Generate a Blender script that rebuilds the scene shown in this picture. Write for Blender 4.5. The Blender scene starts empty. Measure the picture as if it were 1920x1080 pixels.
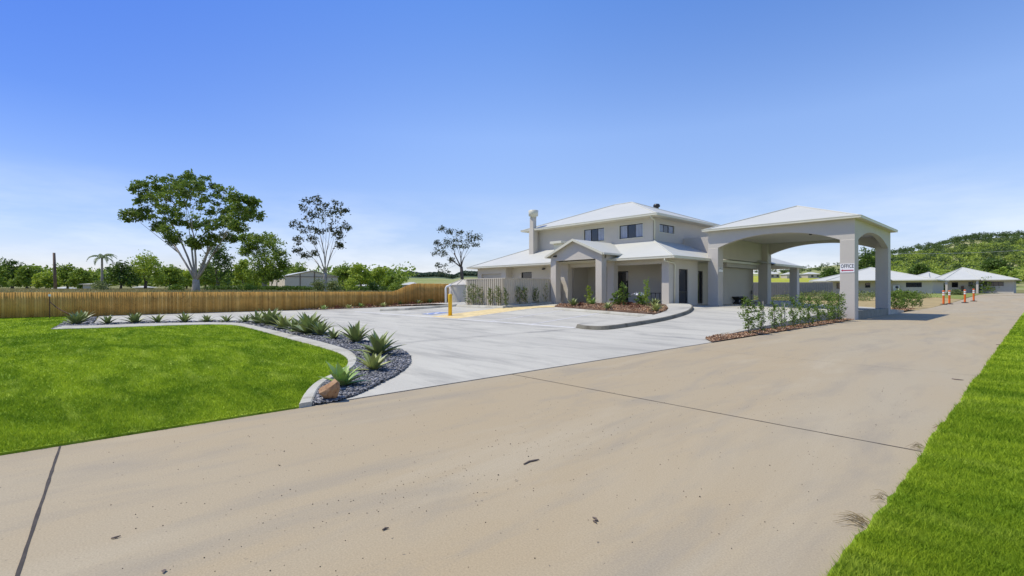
import bpy, bmesh, math, random
import numpy as np
from mathutils import Vector, Matrix
from mathutils.geometry import delaunay_2d_cdt
random.seed(7); rng = np.random.default_rng(7)
scene = bpy.context.scene
COL = scene.collection
R = math.radians

# ------------------------------------------------------------------ camera
YAW = R(47.5); CH = 1.45; F = 907.0; HY = 545.0
cam = bpy.data.cameras.new('camera'); cam_o = bpy.data.objects.new('camera', cam); COL.objects.link(cam_o)
cam.lens = 17.0; cam.sensor_width = 36.0; cam.clip_start = 0.05; cam.clip_end = 12000
cam.shift_y = (HY-540.0)/1920.0
cam_o.location = (0, 0, CH); cam_o.rotation_euler = (R(90), 0, YAW)
scene.camera = cam_o
# ------------------------------------------------------------------ light
SUN_EL = 59.5; SUN_AZ = 226.0            # compass degrees from +Y clockwise
world = bpy.data.worlds.new("World"); scene.world = world; world.use_nodes = True
def build_world():
    nt = world.node_tree; nt.nodes.clear()
    out = nt.nodes.new('ShaderNodeOutputWorld'); bg = nt.nodes.new('ShaderNodeBackground')
    sky = nt.nodes.new('ShaderNodeTexSky'); sky.sky_type = 'NISHITA'; sky.sun_disc = False
    sky.sun_elevation = R(SUN_EL); sky.sun_rotation = R(SUN_AZ); sky.altitude = 200
    sky.air_density = 1.0; sky.dust_density = 0.35; sky.ozone_density = 2.2
    hs = nt.nodes.new('ShaderNodeHueSaturation'); hs.inputs['Saturation'].default_value = 1.12
    nt.links.new(sky.outputs[0], hs.inputs['Color'])
    tc0 = nt.nodes.new('ShaderNodeTexCoord'); sx0 = nt.nodes.new('ShaderNodeSeparateXYZ'); nt.links.new(tc0.outputs['Generated'], sx0.inputs[0])
    cr = nt.nodes.new('ShaderNodeValToRGB'); nt.links.new(sx0.outputs[2], cr.inputs[0]); el = cr.color_ramp.elements
    K = [(0, (.62, .57, .68)), (.05, (.68, .61, .72)), (.16, (.92, .79, .84)), (.30, (1.12, .98, 1.04)), (.52, (.75, .86, 1.13)), (1, (.72, .85, 1.1))]
    while len(el) < len(K): el.new(.5)
    for e, (p, c) in zip(el, K): e.position = p; e.color = (c[0]/1.2, c[1]/1.2, c[2]/1.2, 1)
    tint = nt.nodes.new('ShaderNodeVectorMath'); tint.operation = 'MULTIPLY'; nt.links.new(hs.outputs[0], tint.inputs[0]); nt.links.new(cr.outputs[0], tint.inputs[1])
    tsc = nt.nodes.new('ShaderNodeVectorMath'); tsc.operation = 'SCALE'; nt.links.new(tint.outputs[0], tsc.inputs[0])
    dt = nt.nodes.new('ShaderNodeVectorMath'); dt.operation = 'DOT_PRODUCT'; nt.links.new(tc0.outputs['Generated'], dt.inputs[0]); dt.inputs[1].default_value = (math.cos(YAW), math.sin(YAW), 0)
    az = nt.nodes.new('ShaderNodeMapRange'); az.interpolation_type = 'SMOOTHSTEP'; az.inputs[1].default_value = -.85; az.inputs[2].default_value = .1; az.inputs[3].default_value = 1; az.inputs[4].default_value = 0
    nt.links.new(dt.outputs['Value'], az.inputs[0]); tsc.inputs['Scale'].default_value = 1.2
    sd = nt.nodes.new('ShaderNodeMix'); sd.data_type = 'RGBA'; sd.blend_type = 'MULTIPLY'; sd.inputs[7].default_value = (.32, .46, .72, 1)
    ez_ = nt.nodes.new('ShaderNodeMapRange'); ez_.inputs[1].default_value = 0; ez_.inputs[2].default_value = .3; nt.links.new(sx0.outputs[2], ez_.inputs[0])
    em = nt.nodes.new('ShaderNodeMath'); em.operation = 'MULTIPLY'; nt.links.new(az.outputs[0], em.inputs[0]); nt.links.new(ez_.outputs[0], em.inputs[1])
    nt.links.new(em.outputs[0], sd.inputs[0]); nt.links.new(tsc.outputs[0], sd.inputs[6])
    # thin low clouds
    tc = nt.nodes.new('ShaderNodeTexCoord'); mp = nt.nodes.new('ShaderNodeMapping'); mp.inputs['Scale'].default_value = (1, 1, 4.5)
    nz = nt.nodes.new('ShaderNodeTexNoise'); nz.inputs['Scale'].default_value = 3.2; nz.inputs['Detail'].default_value = 7; nz.inputs['Roughness'].default_value = .6
    nt.links.new(tc.outputs['Generated'], mp.inputs[0]); nt.links.new(mp.outputs[0], nz.inputs[0])
    sx = nt.nodes.new('ShaderNodeSeparateXYZ'); nt.links.new(tc.outputs['Generated'], sx.inputs[0])
    r1 = nt.nodes.new('ShaderNodeMapRange'); r1.inputs[1].default_value = .42; r1.inputs[2].default_value = .68
    nt.links.new(nz.outputs[0], r1.inputs[0])
    r2 = nt.nodes.new('ShaderNodeMapRange'); r2.inputs[1].default_value = .2; r2.inputs[2].default_value = .02
    nt.links.new(sx.outputs[2], r2.inputs[0])
    mu = nt.nodes.new('ShaderNodeMath'); mu.operation = 'MULTIPLY'; nt.links.new(r1.outputs[0], mu.inputs[0]); nt.links.new(r2.outputs[0], mu.inputs[1])
    m2 = nt.nodes.new('ShaderNodeMath'); m2.operation = 'MULTIPLY'; m2.inputs[1].default_value = .75; nt.links.new(mu.outputs[0], m2.inputs[0])
    mx = nt.nodes.new('ShaderNodeMix'); mx.data_type = 'RGBA'; mx.inputs[7].default_value = (5.0, 5.3, 5.8, 1)
    nt.links.new(m2.outputs[0], mx.inputs[0]); nt.links.new(sd.outputs[2], mx.inputs[6])
    nt.links.new(mx.outputs[2], bg.inputs[0]); bg.inputs[1].default_value = 0.15
    nt.links.new(bg.outputs[0], out.inputs[0])
build_world()
sun = bpy.data.lights.new('sun', 'SUN'); sun_o = bpy.data.objects.new('sun', sun); COL.objects.link(sun_o)
sun.energy = 3.25; sun.angle = R(0.55); sun.color = (1.0, .93, .80)
_az = R(SUN_AZ); _el = R(SUN_EL)
SUNV = Vector((math.sin(_az)*math.cos(_el), math.cos(_az)*math.cos(_el), math.sin(_el)))
sun_o.rotation_euler = SUNV.to_track_quat('Z', 'Y').to_euler(); sun_o.location = (0, 0, 60)
scene.view_settings.view_transform = 'Standard'; scene.view_settings.look = 'None'
scene.view_settings.exposure = 0.4; scene.view_settings.gamma = 1
scene.render.engine = 'CYCLES'
scene.cycles.max_bounces = 6; scene.cycles.transparent_max_bounces = 6

# ------------------------------------------------------------------ measuring helpers
RV = np.array([math.cos(YAW), math.sin(YAW)]); DV = np.array([-math.sin(YAW), math.cos(YAW)])
def P(px, py, D):
    """point seen at photo pixel px,py at depth D metres"""
    r = (px-960)/F*D; w = RV*r+DV*D
    return Vector((w[0], w[1], CH+(HY-py)/F*D))
def camd(x, y): return -math.sin(YAW)*x+math.cos(YAW)*y
def camr(x, y): return math.cos(YAW)*x+math.sin(YAW)*y
def sst(a, b, v):
    t = np.clip((v-a)/(b-a), 0, 1); return t*t*(3-2*t)
ST = [(-38, [14, 19, 27, 45], [0, .03, .29, .4]), (-30, [14, 19.6, 24, 45], [0, .36, .52, .5]),
      (-22, [14, 19.6, 24, 45], [0, .43, .6, .5]), (-14, [14, 19.6, 24, 29, 37, 46, 60], [0, .38, .6, .56, .54, .38, .1]),
      (-6.9, [14, 28.7, 36.6, 44], [0, .46, .34, .03])]
def H(x, y):
    """height of the sloping forecourt"""
    xs = [s[0] for s in ST]; v = [float(np.interp(y, s[1], s[2])) for s in ST]
    return float(np.interp(x, xs, v))
def RZ(y): return float(sst(48, 115, y)*.95)
FD = [120, 200, 300, 400, 600, 1500, 3000]
FS = [(-900, [543, 541, 540, 539, 538, 538, 541]), (690, [543, 541, 539, 537, 533, 526, 535]), (735, [541, 537, 533, 529, 527, 521, 533]),
      (763, [540, 535, 531, 529, 528, 514, 533]), (790, [539, 534, 530, 529, 528, 517, 533]), (823, [539, 534, 530, 528, 528, 515, 533]),
      (851, [539, 534, 530, 528, 528, 521, 533]), (868, [539, 534, 530, 528, 528, 513, 533]), (960, [540, 534, 530, 528, 527, 517, 533]),
      (1400, [547, 537, 522, 515, 514, 522, 535]), (1460, [547, 536, 521, 514, 511, 520, 535]), (1500, [547, 536, 520, 513, 505, 515, 535]),
      (1580, [547, 536, 520, 509, 494, 512, 530]), (1640, [547, 537, 521, 502, 482, 500, 525]), (1675, [547, 538, 522, 500, 477, 500, 525]),
      (1700, [547, 538, 522, 498, 473, 500, 525]), (1740, [547, 538, 520, 494, 464, 490, 520]), (1778, [547, 538, 519, 490, 457, 490, 520]),
      (1811, [547, 538, 518, 487, 449, 480, 520]), (1856, [547, 538, 517, 484, 446, 480, 520]), (1920, [547, 538, 516, 482, 442, 480, 520]), (2600, [545, 536, 512, 478, 432, 470, 520])]
FX = [f[0] for f in FS]; FA = np.array([f[1] for f in FS], float)
def T(x, y):
    """natural ground outside the paved site"""
    a = sst(-38.6, -51, x)*1.25+sst(-50, -100, x)*.3
    b = sst(46, 112, y)*.92*sst(-60, -20, x)*(1-.0*x)
    z = -.06+max(a, b)
    D = camd(x, y)
    if D > 85:
        px = 960+F*camr(x, y)/D
        row = [np.interp(px, FX, FA[:, j]) for j in range(len(FD))]
        yi = np.interp(D, FD, row); zf = CH+(HY-yi)/F*D
        w = sst(88, 150, D); z = z*(1-w)+zf*w
    return float(z)
def G(px, py, fn=None):
    """ground point seen at a photo pixel (height field fn)"""
    fn = fn or (lambda x, y: 0.0)
    z = 0.0
    for _ in range(40):
        D = (CH-z)*F/(py-HY); p = P(px, py, D); z = .5*z+.5*fn(p.x, p.y)
    return (p.x, p.y)
GH = lambda px, py: G(px, py, H)

# ------------------------------------------------------------------ materials
def new_mat(name):
    m = bpy.data.materials.new(name); m.use_nodes = True
    nt = m.node_tree; b = nt.nodes['Principled BSDF']; return m, nt, b
def N(nt, t, **kw):
    n = nt.nodes.new(t)
    for k, v in kw.items():
        if k in n.inputs: n.inputs[k].default_value = v
        else: setattr(n, k, v)
    return n
def posmap(nt, scale=(1, 1, 1), rot=0):
    g = N(nt, 'ShaderNodeNewGeometry'); mp = N(nt, 'ShaderNodeMapping'); mp.inputs['Scale'].default_value = scale; mp.inputs['Rotation'].default_value = (0, 0, rot)
    nt.links.new(g.outputs['Position'], mp.inputs[0]); return mp
def mixc(nt, fac, a, b, mode='MIX'):
    m = N(nt, 'ShaderNodeMix', data_type='RGBA', blend_type=mode)
    for i, v in ((0, fac), (6, a), (7, b)):
        if isinstance(v, bpy.types.NodeSocket): nt.links.new(v, m.inputs[i])
        else: m.inputs[i].default_value = v if i == 0 else (v[0], v[1], v[2], 1)
    return m.outputs[2]
def ramp(nt, src, a, b):
    r = N(nt, 'ShaderNodeMapRange'); r.inputs[1].default_value = a; r.inputs[2].default_value = b; nt.links.new(src, r.inputs[0]); return r.outputs[0]
def noise(nt, scale, detail=4, rough=.55, sc=(1, 1, 1), rot=0, dist=0):
    n = N(nt, 'ShaderNodeTexNoise', Scale=scale, Detail=detail, Roughness=rough, Distortion=dist)
    nt.links.new(posmap(nt, sc, rot).outputs[0], n.inputs[0]); return n.outputs[0]
def bump(nt, b, h, strength=.3, dist=.01):
    bp = N(nt, 'ShaderNodeBump', Strength=strength, Distance=dist); nt.links.new(h, bp.inputs['Height']); nt.links.new(bp.outputs[0], b.inputs['Normal'])
def mul(c, k): return tuple(v*k for v in c)
def plain(name, c, rough=.6, var=.12, scale=3, metal=0, bs=.15, bscale=60, spec=.5):
    m, nt, b = new_mat(name)
    n = noise(nt, scale, 5); col = mixc(nt, ramp(nt, n, .3, .7), mul(c, 1-var), mul(c, 1+var))
    nt.links.new(col, b.inputs['Base Color']); b.inputs['Roughness'].default_value = rough; b.inputs['Metallic'].default_value = metal
    b.inputs['Specular IOR Level'].default_value = spec
    if bs: bump(nt, b, noise(nt, bscale, 3), bs, .005)
    return m
def concrete(name, c, warm, stain, seed_rot=0, streak=(.25, 1, 1)):
    m, nt, b = new_mat(name)
    big = noise(nt, .35, 5, .6, streak, seed_rot, .6); mid = noise(nt, 1.6, 6, .65, streak, seed_rot+.3, .4); fine = noise(nt, 90, 3, .7); fleck = noise(nt, 26, 2, .6)
    col = mixc(nt, ramp(nt, big, .35, .65), c, warm)
    col = mixc(nt, ramp(nt, mid, .49, .74), col, stain)
    pale = noise(nt, .8, 5, .65, (streak[0]*.9, streak[1]*.9, 1), seed_rot+.15, .5)
    col = mixc(nt, ramp(nt, pale, .55, .8), col, mul(c, 1.13))
    k = N(nt, 'ShaderNodeMapRange'); k.inputs[1].default_value = .3; k.inputs[2].default_value = .7; k.inputs[3].default_value = .84; k.inputs[4].default_value = 1.13
    nt.links.new(fine, k.inputs[0])
    cm = N(nt, 'ShaderNodeCombineColor')
    for i in range(3): nt.links.new(k.outputs[0], cm.inputs[i])
    col = mixc(nt, 1.0, col, cm.outputs[0], 'MULTIPLY')
    sp = ramp(nt, fleck, .70, .76); col = mixc(nt, sp, col, mul(stain, .55))
    nt.links.new(col, b.inputs['Base Color']); b.inputs['Roughness'].default_value = .88; b.inputs['Specular IOR Level'].default_value = .25
    bump(nt, b, fine, .25, .004)
    return m
def foliage(name, dark, light, trans=.35, big=None):
    m, nt, b = new_mat(name)
    g = N(nt, 'ShaderNodeNewGeometry'); rnd = g.outputs['Random Per Island']
    col = mixc(nt, rnd, dark, light)
    cl = noise(nt, big or .5, 3); col = mixc(nt, ramp(nt, cl, .35, .7), col, mixc(nt, .5, light, mul(light, 1.3)))
    nt.links.new(col, b.inputs['Base Color']); b.inputs['Roughness'].default_value = .55; b.inputs['Specular IOR Level'].default_value = .3
    tr = N(nt, 'ShaderNodeBsdfTranslucent'); nt.links.new(col, tr.inputs[0])
    ms = N(nt, 'ShaderNodeMixShader'); ms.inputs[0].default_value = trans
    nt.links.new(b.outputs[0], ms.inputs[1]); nt.links.new(tr.outputs[0], ms.inputs[2])
    nt.links.new(ms.outputs[0], nt.nodes['Material Output'].inputs[0]); return m
def island(name, cols, rough=.8, nsc=8, bs=.3):
    """colour picked per loose piece"""
    m, nt, b = new_mat(name)
    g = N(nt, 'ShaderNodeNewGeometry'); cr = N(nt, 'ShaderNodeValToRGB'); nt.links.new(g.outputs['Random Per Island'], cr.inputs[0])
    el = cr.color_ramp.elements
    while len(el) < len(cols): el.new(.5)
    for i, c in enumerate(cols): el[i].position = i/(len(cols)-1); el[i].color = (*c, 1)
    n = noise(nt, nsc, 4); col = mixc(nt, ramp(nt, n, .35, .75), cr.outputs[0], mixc(nt, 1.0, cr.outputs[0], (.72, .72, .72), 'MULTIPLY'))
    nt.links.new(col, b.inputs['Base Color']); b.inputs['Roughness'].default_value = rough; b.inputs['Specular IOR Level'].default_value = .3
    if bs: bump(nt, b, noise(nt, nsc*6, 3), bs, .004)
    return m
M = {}
M['road'] = concrete('tan_concrete', (.39, .333, .225), (.395, .315, .19), (.315, .272, .195), .0, (1, .25, 1))
M['forecourt'] = concrete('grey_concrete', (.52, .50, .41), (.43, .412, .345), (.31, .30, .255), .35, (.22, 1, 1))
def stain_line():
    nt = M['forecourt'].node_tree; b = nt.nodes['Principled BSDF']; src = b.inputs['Base Color'].links[0].from_socket
    g = N(nt, 'ShaderNodeNewGeometry'); sx = N(nt, 'ShaderNodeSeparateXYZ'); nt.links.new(g.outputs['Position'], sx.inputs[0])
    def absd(o, c, w):
        a = N(nt, 'ShaderNodeMath', operation='SUBTRACT'); a.inputs[1].default_value = c; nt.links.new(sx.outputs[o], a.inputs[0])
        d = N(nt, 'ShaderNodeMath', operation='ABSOLUTE'); nt.links.new(a.outputs[0], d.inputs[0]); return ramp(nt, d.outputs[0], w, 0)
    m1 = N(nt, 'ShaderNodeMath', operation='MAXIMUM'); nt.links.new(absd(0, -11.9, .45), m1.inputs[0]); nt.links.new(absd(1, 13.9, .35), m1.inputs[1])
    m2 = N(nt, 'ShaderNodeMath', operation='MULTIPLY'); nt.links.new(m1.outputs[0], m2.inputs[0]); nt.links.new(ramp(nt, noise(nt, .9, 4, .6), .35, .75), m2.inputs[1])
    nt.links.new(mixc(nt, m2.outputs[0], src, (.24, .235, .21)), b.inputs['Base Color'])
stain_line()
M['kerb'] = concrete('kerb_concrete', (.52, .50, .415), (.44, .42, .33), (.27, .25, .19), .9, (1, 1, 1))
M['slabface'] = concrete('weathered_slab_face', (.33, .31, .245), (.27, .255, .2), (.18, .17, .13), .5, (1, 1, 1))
M['kerbs'] = concrete('shaded_stained_kerb', (.21, .195, .15), (.16, .15, .11), (.09, .08, .06), .9, (1, 1, 1))  # stained concrete, darkened further so the island kerb's side shade sits in the colour
M['wall'] = plain('rendered_wall', (.565, .52, .44), .9, .03, 1.2, bs=.2, bscale=120, spec=.2)
M['wallg'] = plain('grey_rendered_wall', (.53, .495, .435), .9, .03, 1.2, bs=.2, bscale=120, spec=.2)
M['soffit'] = plain('painted_soffit', (.60, .56, .45), .8, .03)
M['trim'] = plain('cream_trim', (.62, .60, .48), .45, .04)
M['white'] = plain('white_paint', (.75, .75, .72), .5, .05)
M['dark'] = plain('dark_metal', (.02, .02, .022), .4, .1)
M['bench'] = plain('black_stone', (.02, .02, .02), .6, .2)
M['bark'] = plain('pale_bark', (.36, .32, .27), .9, .35, 1.5, bs=.5, bscale=8)
M['barkd'] = plain('dark_bark', (.13, .10, .08), .9, .3, 2, bs=.5, bscale=8)
M['pole'] = plain('weathered_timber', (.16, .11, .075), .9, .3, 1)
M['orange'] = plain('orange_plastic', (.85, .16, .02), .45, .06)
M['yellow'] = plain('yellow_paint', (.78, .47, .01), .45, .05)
M['rubber'] = plain('black_rubber', (.02, .02, .02), .8, .2)
M['shed'] = plain('shed_steel', (.46, .42, .37), .6, .05)
M['tank'] = plain('tank_steel', (.56, .52, .42), .5, .06)
M['cfence'] = plain('fence_steel', (.52, .47, .37), .55, .04)
M['rusty'] = plain('rusty_steel', (.10, .045, .025), .8, .3)
M['red'] = plain('crimson_paint', (.42, .01, .06), .5, .03)
M['black'] = plain('black_paint', (.015, .015, .015), .5, .03)
M['signw'] = plain('sign_white', (.8, .8, .8), .4, .02)
M['linew'] = plain('worn_white_paint', (.66, .66, .65), .8, .1, 6)
M['liney'] = plain('faded_yellow_paint', (.66, .52, .25), .85, .18, 3)
M['lineb'] = plain('blue_paint', (.20, .27, .46), .8, .25, 5)
M['joint'] = plain('joint_sealant', (.055, .045, .035), .9, .4, 9)
M['earth'] = plain('brown_earth', (.17, .105, .065), .95, .3, 6, bs=.5, bscale=20)
M['gravelbase'] = plain('dark_gravel_bed', (.045, .047, .055), .95, .4, 14, bs=.6, bscale=40)
M['blind'] = plain('pale_blind', (.42, .46, .55), .8, .1)
def roofmat():
    m, nt, b = new_mat('white_roof_steel')
    n = noise(nt, .6, 4); col = mixc(nt, ramp(nt, n, .3, .7), (.50, .505, .45), (.54, .54, .475)); nt.links.new(col, b.inputs['Base Color'])
    b.inputs['Roughness'].default_value = .55; b.inputs['Specular IOR Level'].default_value = .3; return m
M['roof'] = roofmat()
def glassmat():
    m, nt, b = new_mat('dark_glass'); b.inputs['Base Color'].default_value = (.012, .014, .02, 1); b.inputs['Roughness'].default_value = .04; b.inputs['Specular IOR Level'].default_value = .8; return m
M['glass'] = glassmat()
def grassmat(name, c1, c2, c3, bladed):
    m, nt, b = new_mat(name)
    a = noise(nt, .75, 5, .65, (.45, 1.4, 1), .75, 1.0); s = noise(nt, 2.3, 4, .6, (.35, 1.5, 1), .6, .5); f = noise(nt, 14, 3)
    col = mixc(nt, ramp(nt, a, .36, .62), c1, c2)
    col = mixc(nt, ramp(nt, s, .52, .74), col, c3)
    col = mixc(nt, ramp(nt, f, .55, .8), col, mul(c1, .62))
    if bladed:
        g = N(nt, 'ShaderNodeNewGeometry'); col = mixc(nt, ramp(nt, g.outputs['Random Per Island'], -.3, 1.3), mixc(nt, 1.0, col, (.62, .66, .6), 'MULTIPLY'), mixc(nt, 1.0, col, (1.45, 1.3, 1.3), 'MULTIPLY'))
        tr = N(nt, 'ShaderNodeBsdfTranslucent'); nt.links.new(col, tr.inputs[0]); ms = N(nt, 'ShaderNodeMixShader'); ms.inputs[0].default_value = .35
        nt.links.new(b.outputs[0], ms.inputs[1]); nt.links.new(tr.outputs[0], ms.inputs[2]); nt.links.new(ms.outputs[0], nt.nodes['Material Output'].inputs[0])
    nt.links.new(col, b.inputs['Base Color']); b.inputs['Roughness'].default_value = .8; b.inputs['Specular IOR Level'].default_value = .15
    if not bladed: bump(nt, b, noise(nt, 45, 4, .7), .9, .03)
    return m
GC = ((.15, .27, .012), (.36, .49, .03), (.44, .56, .07))
M['lawn'] = grassmat('lawn_turf', *GC, False); M['blade'] = grassmat('grass_blades', *GC, True)
def terrain_mats():
    out = []
    for nm, c1, c2, c3 in (('dry_grassland', (.17, .17, .055), (.26, .235, .10), (.10, .14, .04)), ('yellow_green_field', (.34, .36, .04), (.42, .41, .07), (.27, .31, .05)),
                           ('hill_slope', (.22, .27, .07), (.36, .34, .17), (.15, .21, .045)), ('far_forest_slope', (.07, .10, .055), (.10, .13, .07), (.05, .075, .045))):
        m, nt, b = new_mat(nm); sc = {'dry_grassland': .12, 'yellow_green_field': .05, 'hill_slope': .02, 'far_forest_slope': .012}[nm]
        col = mixc(nt, ramp(nt, noise(nt, sc, 6, .65), .38, .62), c1, c2); col = mixc(nt, ramp(nt, noise(nt, sc*4, 6, .7), .5, .7), col, c3)
        nt.links.new(col, b.inputs['Base Color']); b.inputs['Roughness'].default_value = .95; b.inputs['Specular IOR Level'].default_value = .1; out.append(m)
    return out
TM = terrain_mats()
F_ = {'gum': foliage('gum_leaves', (.045, .085, .017), (.19, .27, .035)), 'gumdark': foliage('sparse_gum_leaves', (.03, .04, .015), (.09, .105, .04), .15),
      'mid': foliage('mid_leaves', (.08, .14, .018), (.25, .34, .04)), 'bright': foliage('bright_leaves', (.15, .23, .02), (.38, .47, .05)),
      'dark': foliage('dark_leaves', (.03, .065, .012), (.11, .18, .025)), 'grey': foliage('greygreen_leaves', (.09, .13, .045), (.21, .25, .08)),
      'hedge': foliage('hedge_leaves', (.05, .10, .015), (.18, .27, .04), .3, 2.5), 'lime': foliage('lime_leaves', (.16, .26, .03), (.34, .45, .06)),
      'hill': foliage('hill_leaves', (.10, .15, .022), (.34, .42, .06), .35, .03), 'hilldark': foliage('hill_dark_leaves', (.03, .055, .015), (.10, .15, .035), .25, .03), 'farhill': foliage('far_hill_leaves', (.04, .065, .04), (.10, .14, .07), .2, .02),
      'palm': foliage('palm_fronds', (.05, .09, .02), (.12, .18, .05)), 'dry': foliage('dry_straw', (.16, .11, .05), (.34, .27, .13)), 'red': foliage('red_leaves', (.07, .025, .015), (.17, .06, .03))}
def agavemat(name, c1, c2):
    m, nt, b = new_mat(name); g = N(nt, 'ShaderNodeNewGeometry'); col = mixc(nt, g.outputs['Random Per Island'], c1, c2)
    col = mixc(nt, ramp(nt, noise(nt, 12, 3), .4, .8), col, mixc(nt, 1.0, col, (1.35, 1.3, 1.2), 'MULTIPLY'))
    nt.links.new(col, b.inputs['Base Color']); b.inputs['Roughness'].default_value = .45; return m
M['agave'] = agavemat('agave_leaves', (.13, .17, .055), (.29, .34, .11)); M['agaveb'] = agavemat('bright_agave_leaves', (.20, .31, .08), (.36, .48, .13)); M['agavev'] = agavemat('yellowish_agave_leaves', (.22, .26, .07), (.42, .45, .16))

# ------------------------------------------------------------------ object helpers
def mesh_np(name, v, f, m=None, smooth=False):
    v = np.asarray(v, np.float32); f = np.asarray(f, np.int32); k = f.shape[1]
    me = bpy.data.meshes.new(name); me.vertices.add(len(v)); me.vertices.foreach_set('co', v.ravel())
    me.loops.add(f.size); me.loops.foreach_set('vertex_index', f.ravel()); me.polygons.add(len(f))
    me.polygons.foreach_set('loop_start', np.arange(0, f.size, k, dtype=np.int32)); me.polygons.foreach_set('loop_total', np.full(len(f), k, np.int32))
    if smooth: me.polygons.foreach_set('use_smooth', np.ones(len(f), bool))
    me.update(calc_edges=True)
    if m: me.materials.append(m)
    return me
class MB:
    def __init__(s): s.v = []; s.f = []
    def add(s, vs, fs):
        n = len(s.v); s.v += [tuple(a) for a in vs]; s.f += [tuple(i+n for i in q) for q in fs]; return s
    def box(s, x0, x1, y0, y1, z0, z1):
        return s.add([(x0, y0, z0), (x1, y0, z0), (x1, y1, z0), (x0, y1, z0), (x0, y0, z1), (x1, y0, z1), (x1, y1, z1), (x0, y1, z1)],
                     [(0, 3, 2, 1), (4, 5, 6, 7), (0, 1, 5, 4), (1, 2, 6, 5), (2, 3, 7, 6), (3, 0, 4, 7)])
    def tube(s, pts, rad, n=8, cap=True):
        pts = [Vector(p) for p in pts]; rad = rad if isinstance(rad, (list, tuple)) else [rad]*len(pts)
        base = len(s.v); up = None
        for i, p in enumerate(pts):
            t = (pts[min(i+1, len(pts)-1)]-pts[max(i-1, 0)]).normalized()
            if up is None: up = t.orthogonal().normalized()
            up = (up-t*up.dot(t)); up = up.normalized() if up.length > 1e-6 else t.orthogonal().normalized()
            sd = t.cross(up)
            for j in range(n):
                a = 2*math.pi*j/n; s.v.append(tuple(p+(up*math.cos(a)+sd*math.sin(a))*rad[i]))
        for i in range(len(pts)-1):
            for j in range(n):
                a = base+i*n+j; b = base+i*n+(j+1) % n; s.f.append((a, b, b+n, a+n))
        if cap: s.f.append(tuple(base+j for j in range(n))[::-1]); s.f.append(tuple(base+(len(pts)-1)*n+j for j in range(n)))
        return s
    def lathe(s, cx, cy, prof, n=24):
        base = len(s.v)
        for r, z in prof:
            for j in range(n):
                a = 2*math.pi*j/n; s.v.append((cx+r*math.cos(a), cy+r*math.sin(a), z))
        for i in range(len(prof)-1):
            for j in range(n):
                a = base+i*n+j; b = base+i*n+(j+1) % n; s.f.append((a, b, b+n, a+n))
        return s
    def mesh(s, name, m, smooth=False, bevel=0, mods=None):
        me = bpy.data.meshes.new(name); me.from_pydata(s.v, [], s.f); me.update()
        bm = bmesh.new(); bm.from_mesh(me); bmesh.ops.recalc_face_normals(bm, faces=bm.faces)
        if bevel:
            es = [e for e in bm.edges if len(e.link_faces) == 2 and e.calc_face_angle(0) > .6]
            bmesh.ops.bevel(bm, geom=es, offset=bevel, segments=1, affect='EDGES', profile=.5)
        bm.to_mesh(me); bm.free()
        if smooth:
            for p in me.polygons: p.use_smooth = True
        me.materials.append(m); return me
    def obj(s, name, m, parent=None, smooth=False, bevel=0):
        return link(name, s.mesh(name, m, smooth, bevel), parent)
def link(name, me, parent=None, loc=None):
    o = bpy.data.objects.new(name, me); COL.objects.link(o)
    if parent:
        o.parent = parent; o.location = -Vector(parent.location)      # meshes are written in world coordinates
    if loc is not None: o.location = loc
    return o
def tag(o, label=None, cat=None, group=None, kind=None):
    if label: o['label'] = label
    if cat: o['category'] = cat
    if group: o['group'] = group
    if kind: o['kind'] = kind
    return o
def thing(name, label, cat, loc=(0, 0, 0), group=None):
    o = bpy.data.objects.new(name, None); COL.objects.link(o); o.location = loc; o.empty_display_size = .3
    return tag(o, label, cat, group)
def struct(o, label=None): return tag(o, label, None, None, 'structure')
def copy_tree(root, loc, rz=0, sc=1, label=None):
    r = root.copy(); COL.objects.link(r); r.location = loc; r.rotation_euler = (0, 0, rz); r.scale = (sc,)*3
    if label: r['label'] = label
    for ch in list(root.children):
        c = ch.copy(); COL.objects.link(c); c.parent = r
        for g in list(ch.children):
            d = g.copy(); COL.objects.link(d); d.parent = c
    return r
def local(o, parent):
    o.parent = parent; o.location = (0, 0, 0); return o

def inpoly(x, y, poly):
    c = False; n = len(poly); j = n-1
    for i in range(n):
        xi, yi = poly[i]; xj, yj = poly[j]
        if (yi > y) != (yj > y) and x < (xj-xi)*(y-yi)/(yj-yi)+xi: c = not c
        j = i
    return c
def inpoly_np(X, Y, poly):
    c = np.zeros(len(X), bool); n = len(poly); j = n-1
    for i in range(n):
        xi, yi = poly[i]; xj, yj = poly[j]
        if yi != yj:
            t = ((yi > Y) != (yj > Y)) & (X < (xj-xi)*(Y-yi)/(yj-yi)+xi); c ^= t
        j = i
    return c
def densify(poly, step, closed=True):
    out = []; n = len(poly)
    for i in range(n if closed else n-1):
        a = Vector(poly[i]); b = Vector(poly[(i+1) % n]); k = max(1, int((b-a).length/step))
        for q in range(k): out.append(tuple(a.lerp(b, q/k)))
    if not closed: out.append(tuple(poly[-1]))
    return out
def smooth_line(pts, n=60, closed=False):
    """Catmull-Rom through measured points"""
    out = []; m = len(pts); seg = m if closed else m-1; per = max(2, n//seg)
    for i in range(seg):
        g = lambda k: Vector(pts[k % m]) if closed else Vector(pts[min(max(k, 0), m-1)])
        p0, p1, p2, p3 = g(i-1), g(i), g(i+1), g(i+2)
        for q in range(per):
            t = q/per; out.append(tuple(.5*((2*p1)+(p2-p0)*t+(2*p0-5*p1+4*p2-p3)*t*t+(3*p1-p0-3*p2+p3)*t**3)))
    if not closed: out.append(tuple(pts[-1]))
    return out
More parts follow.
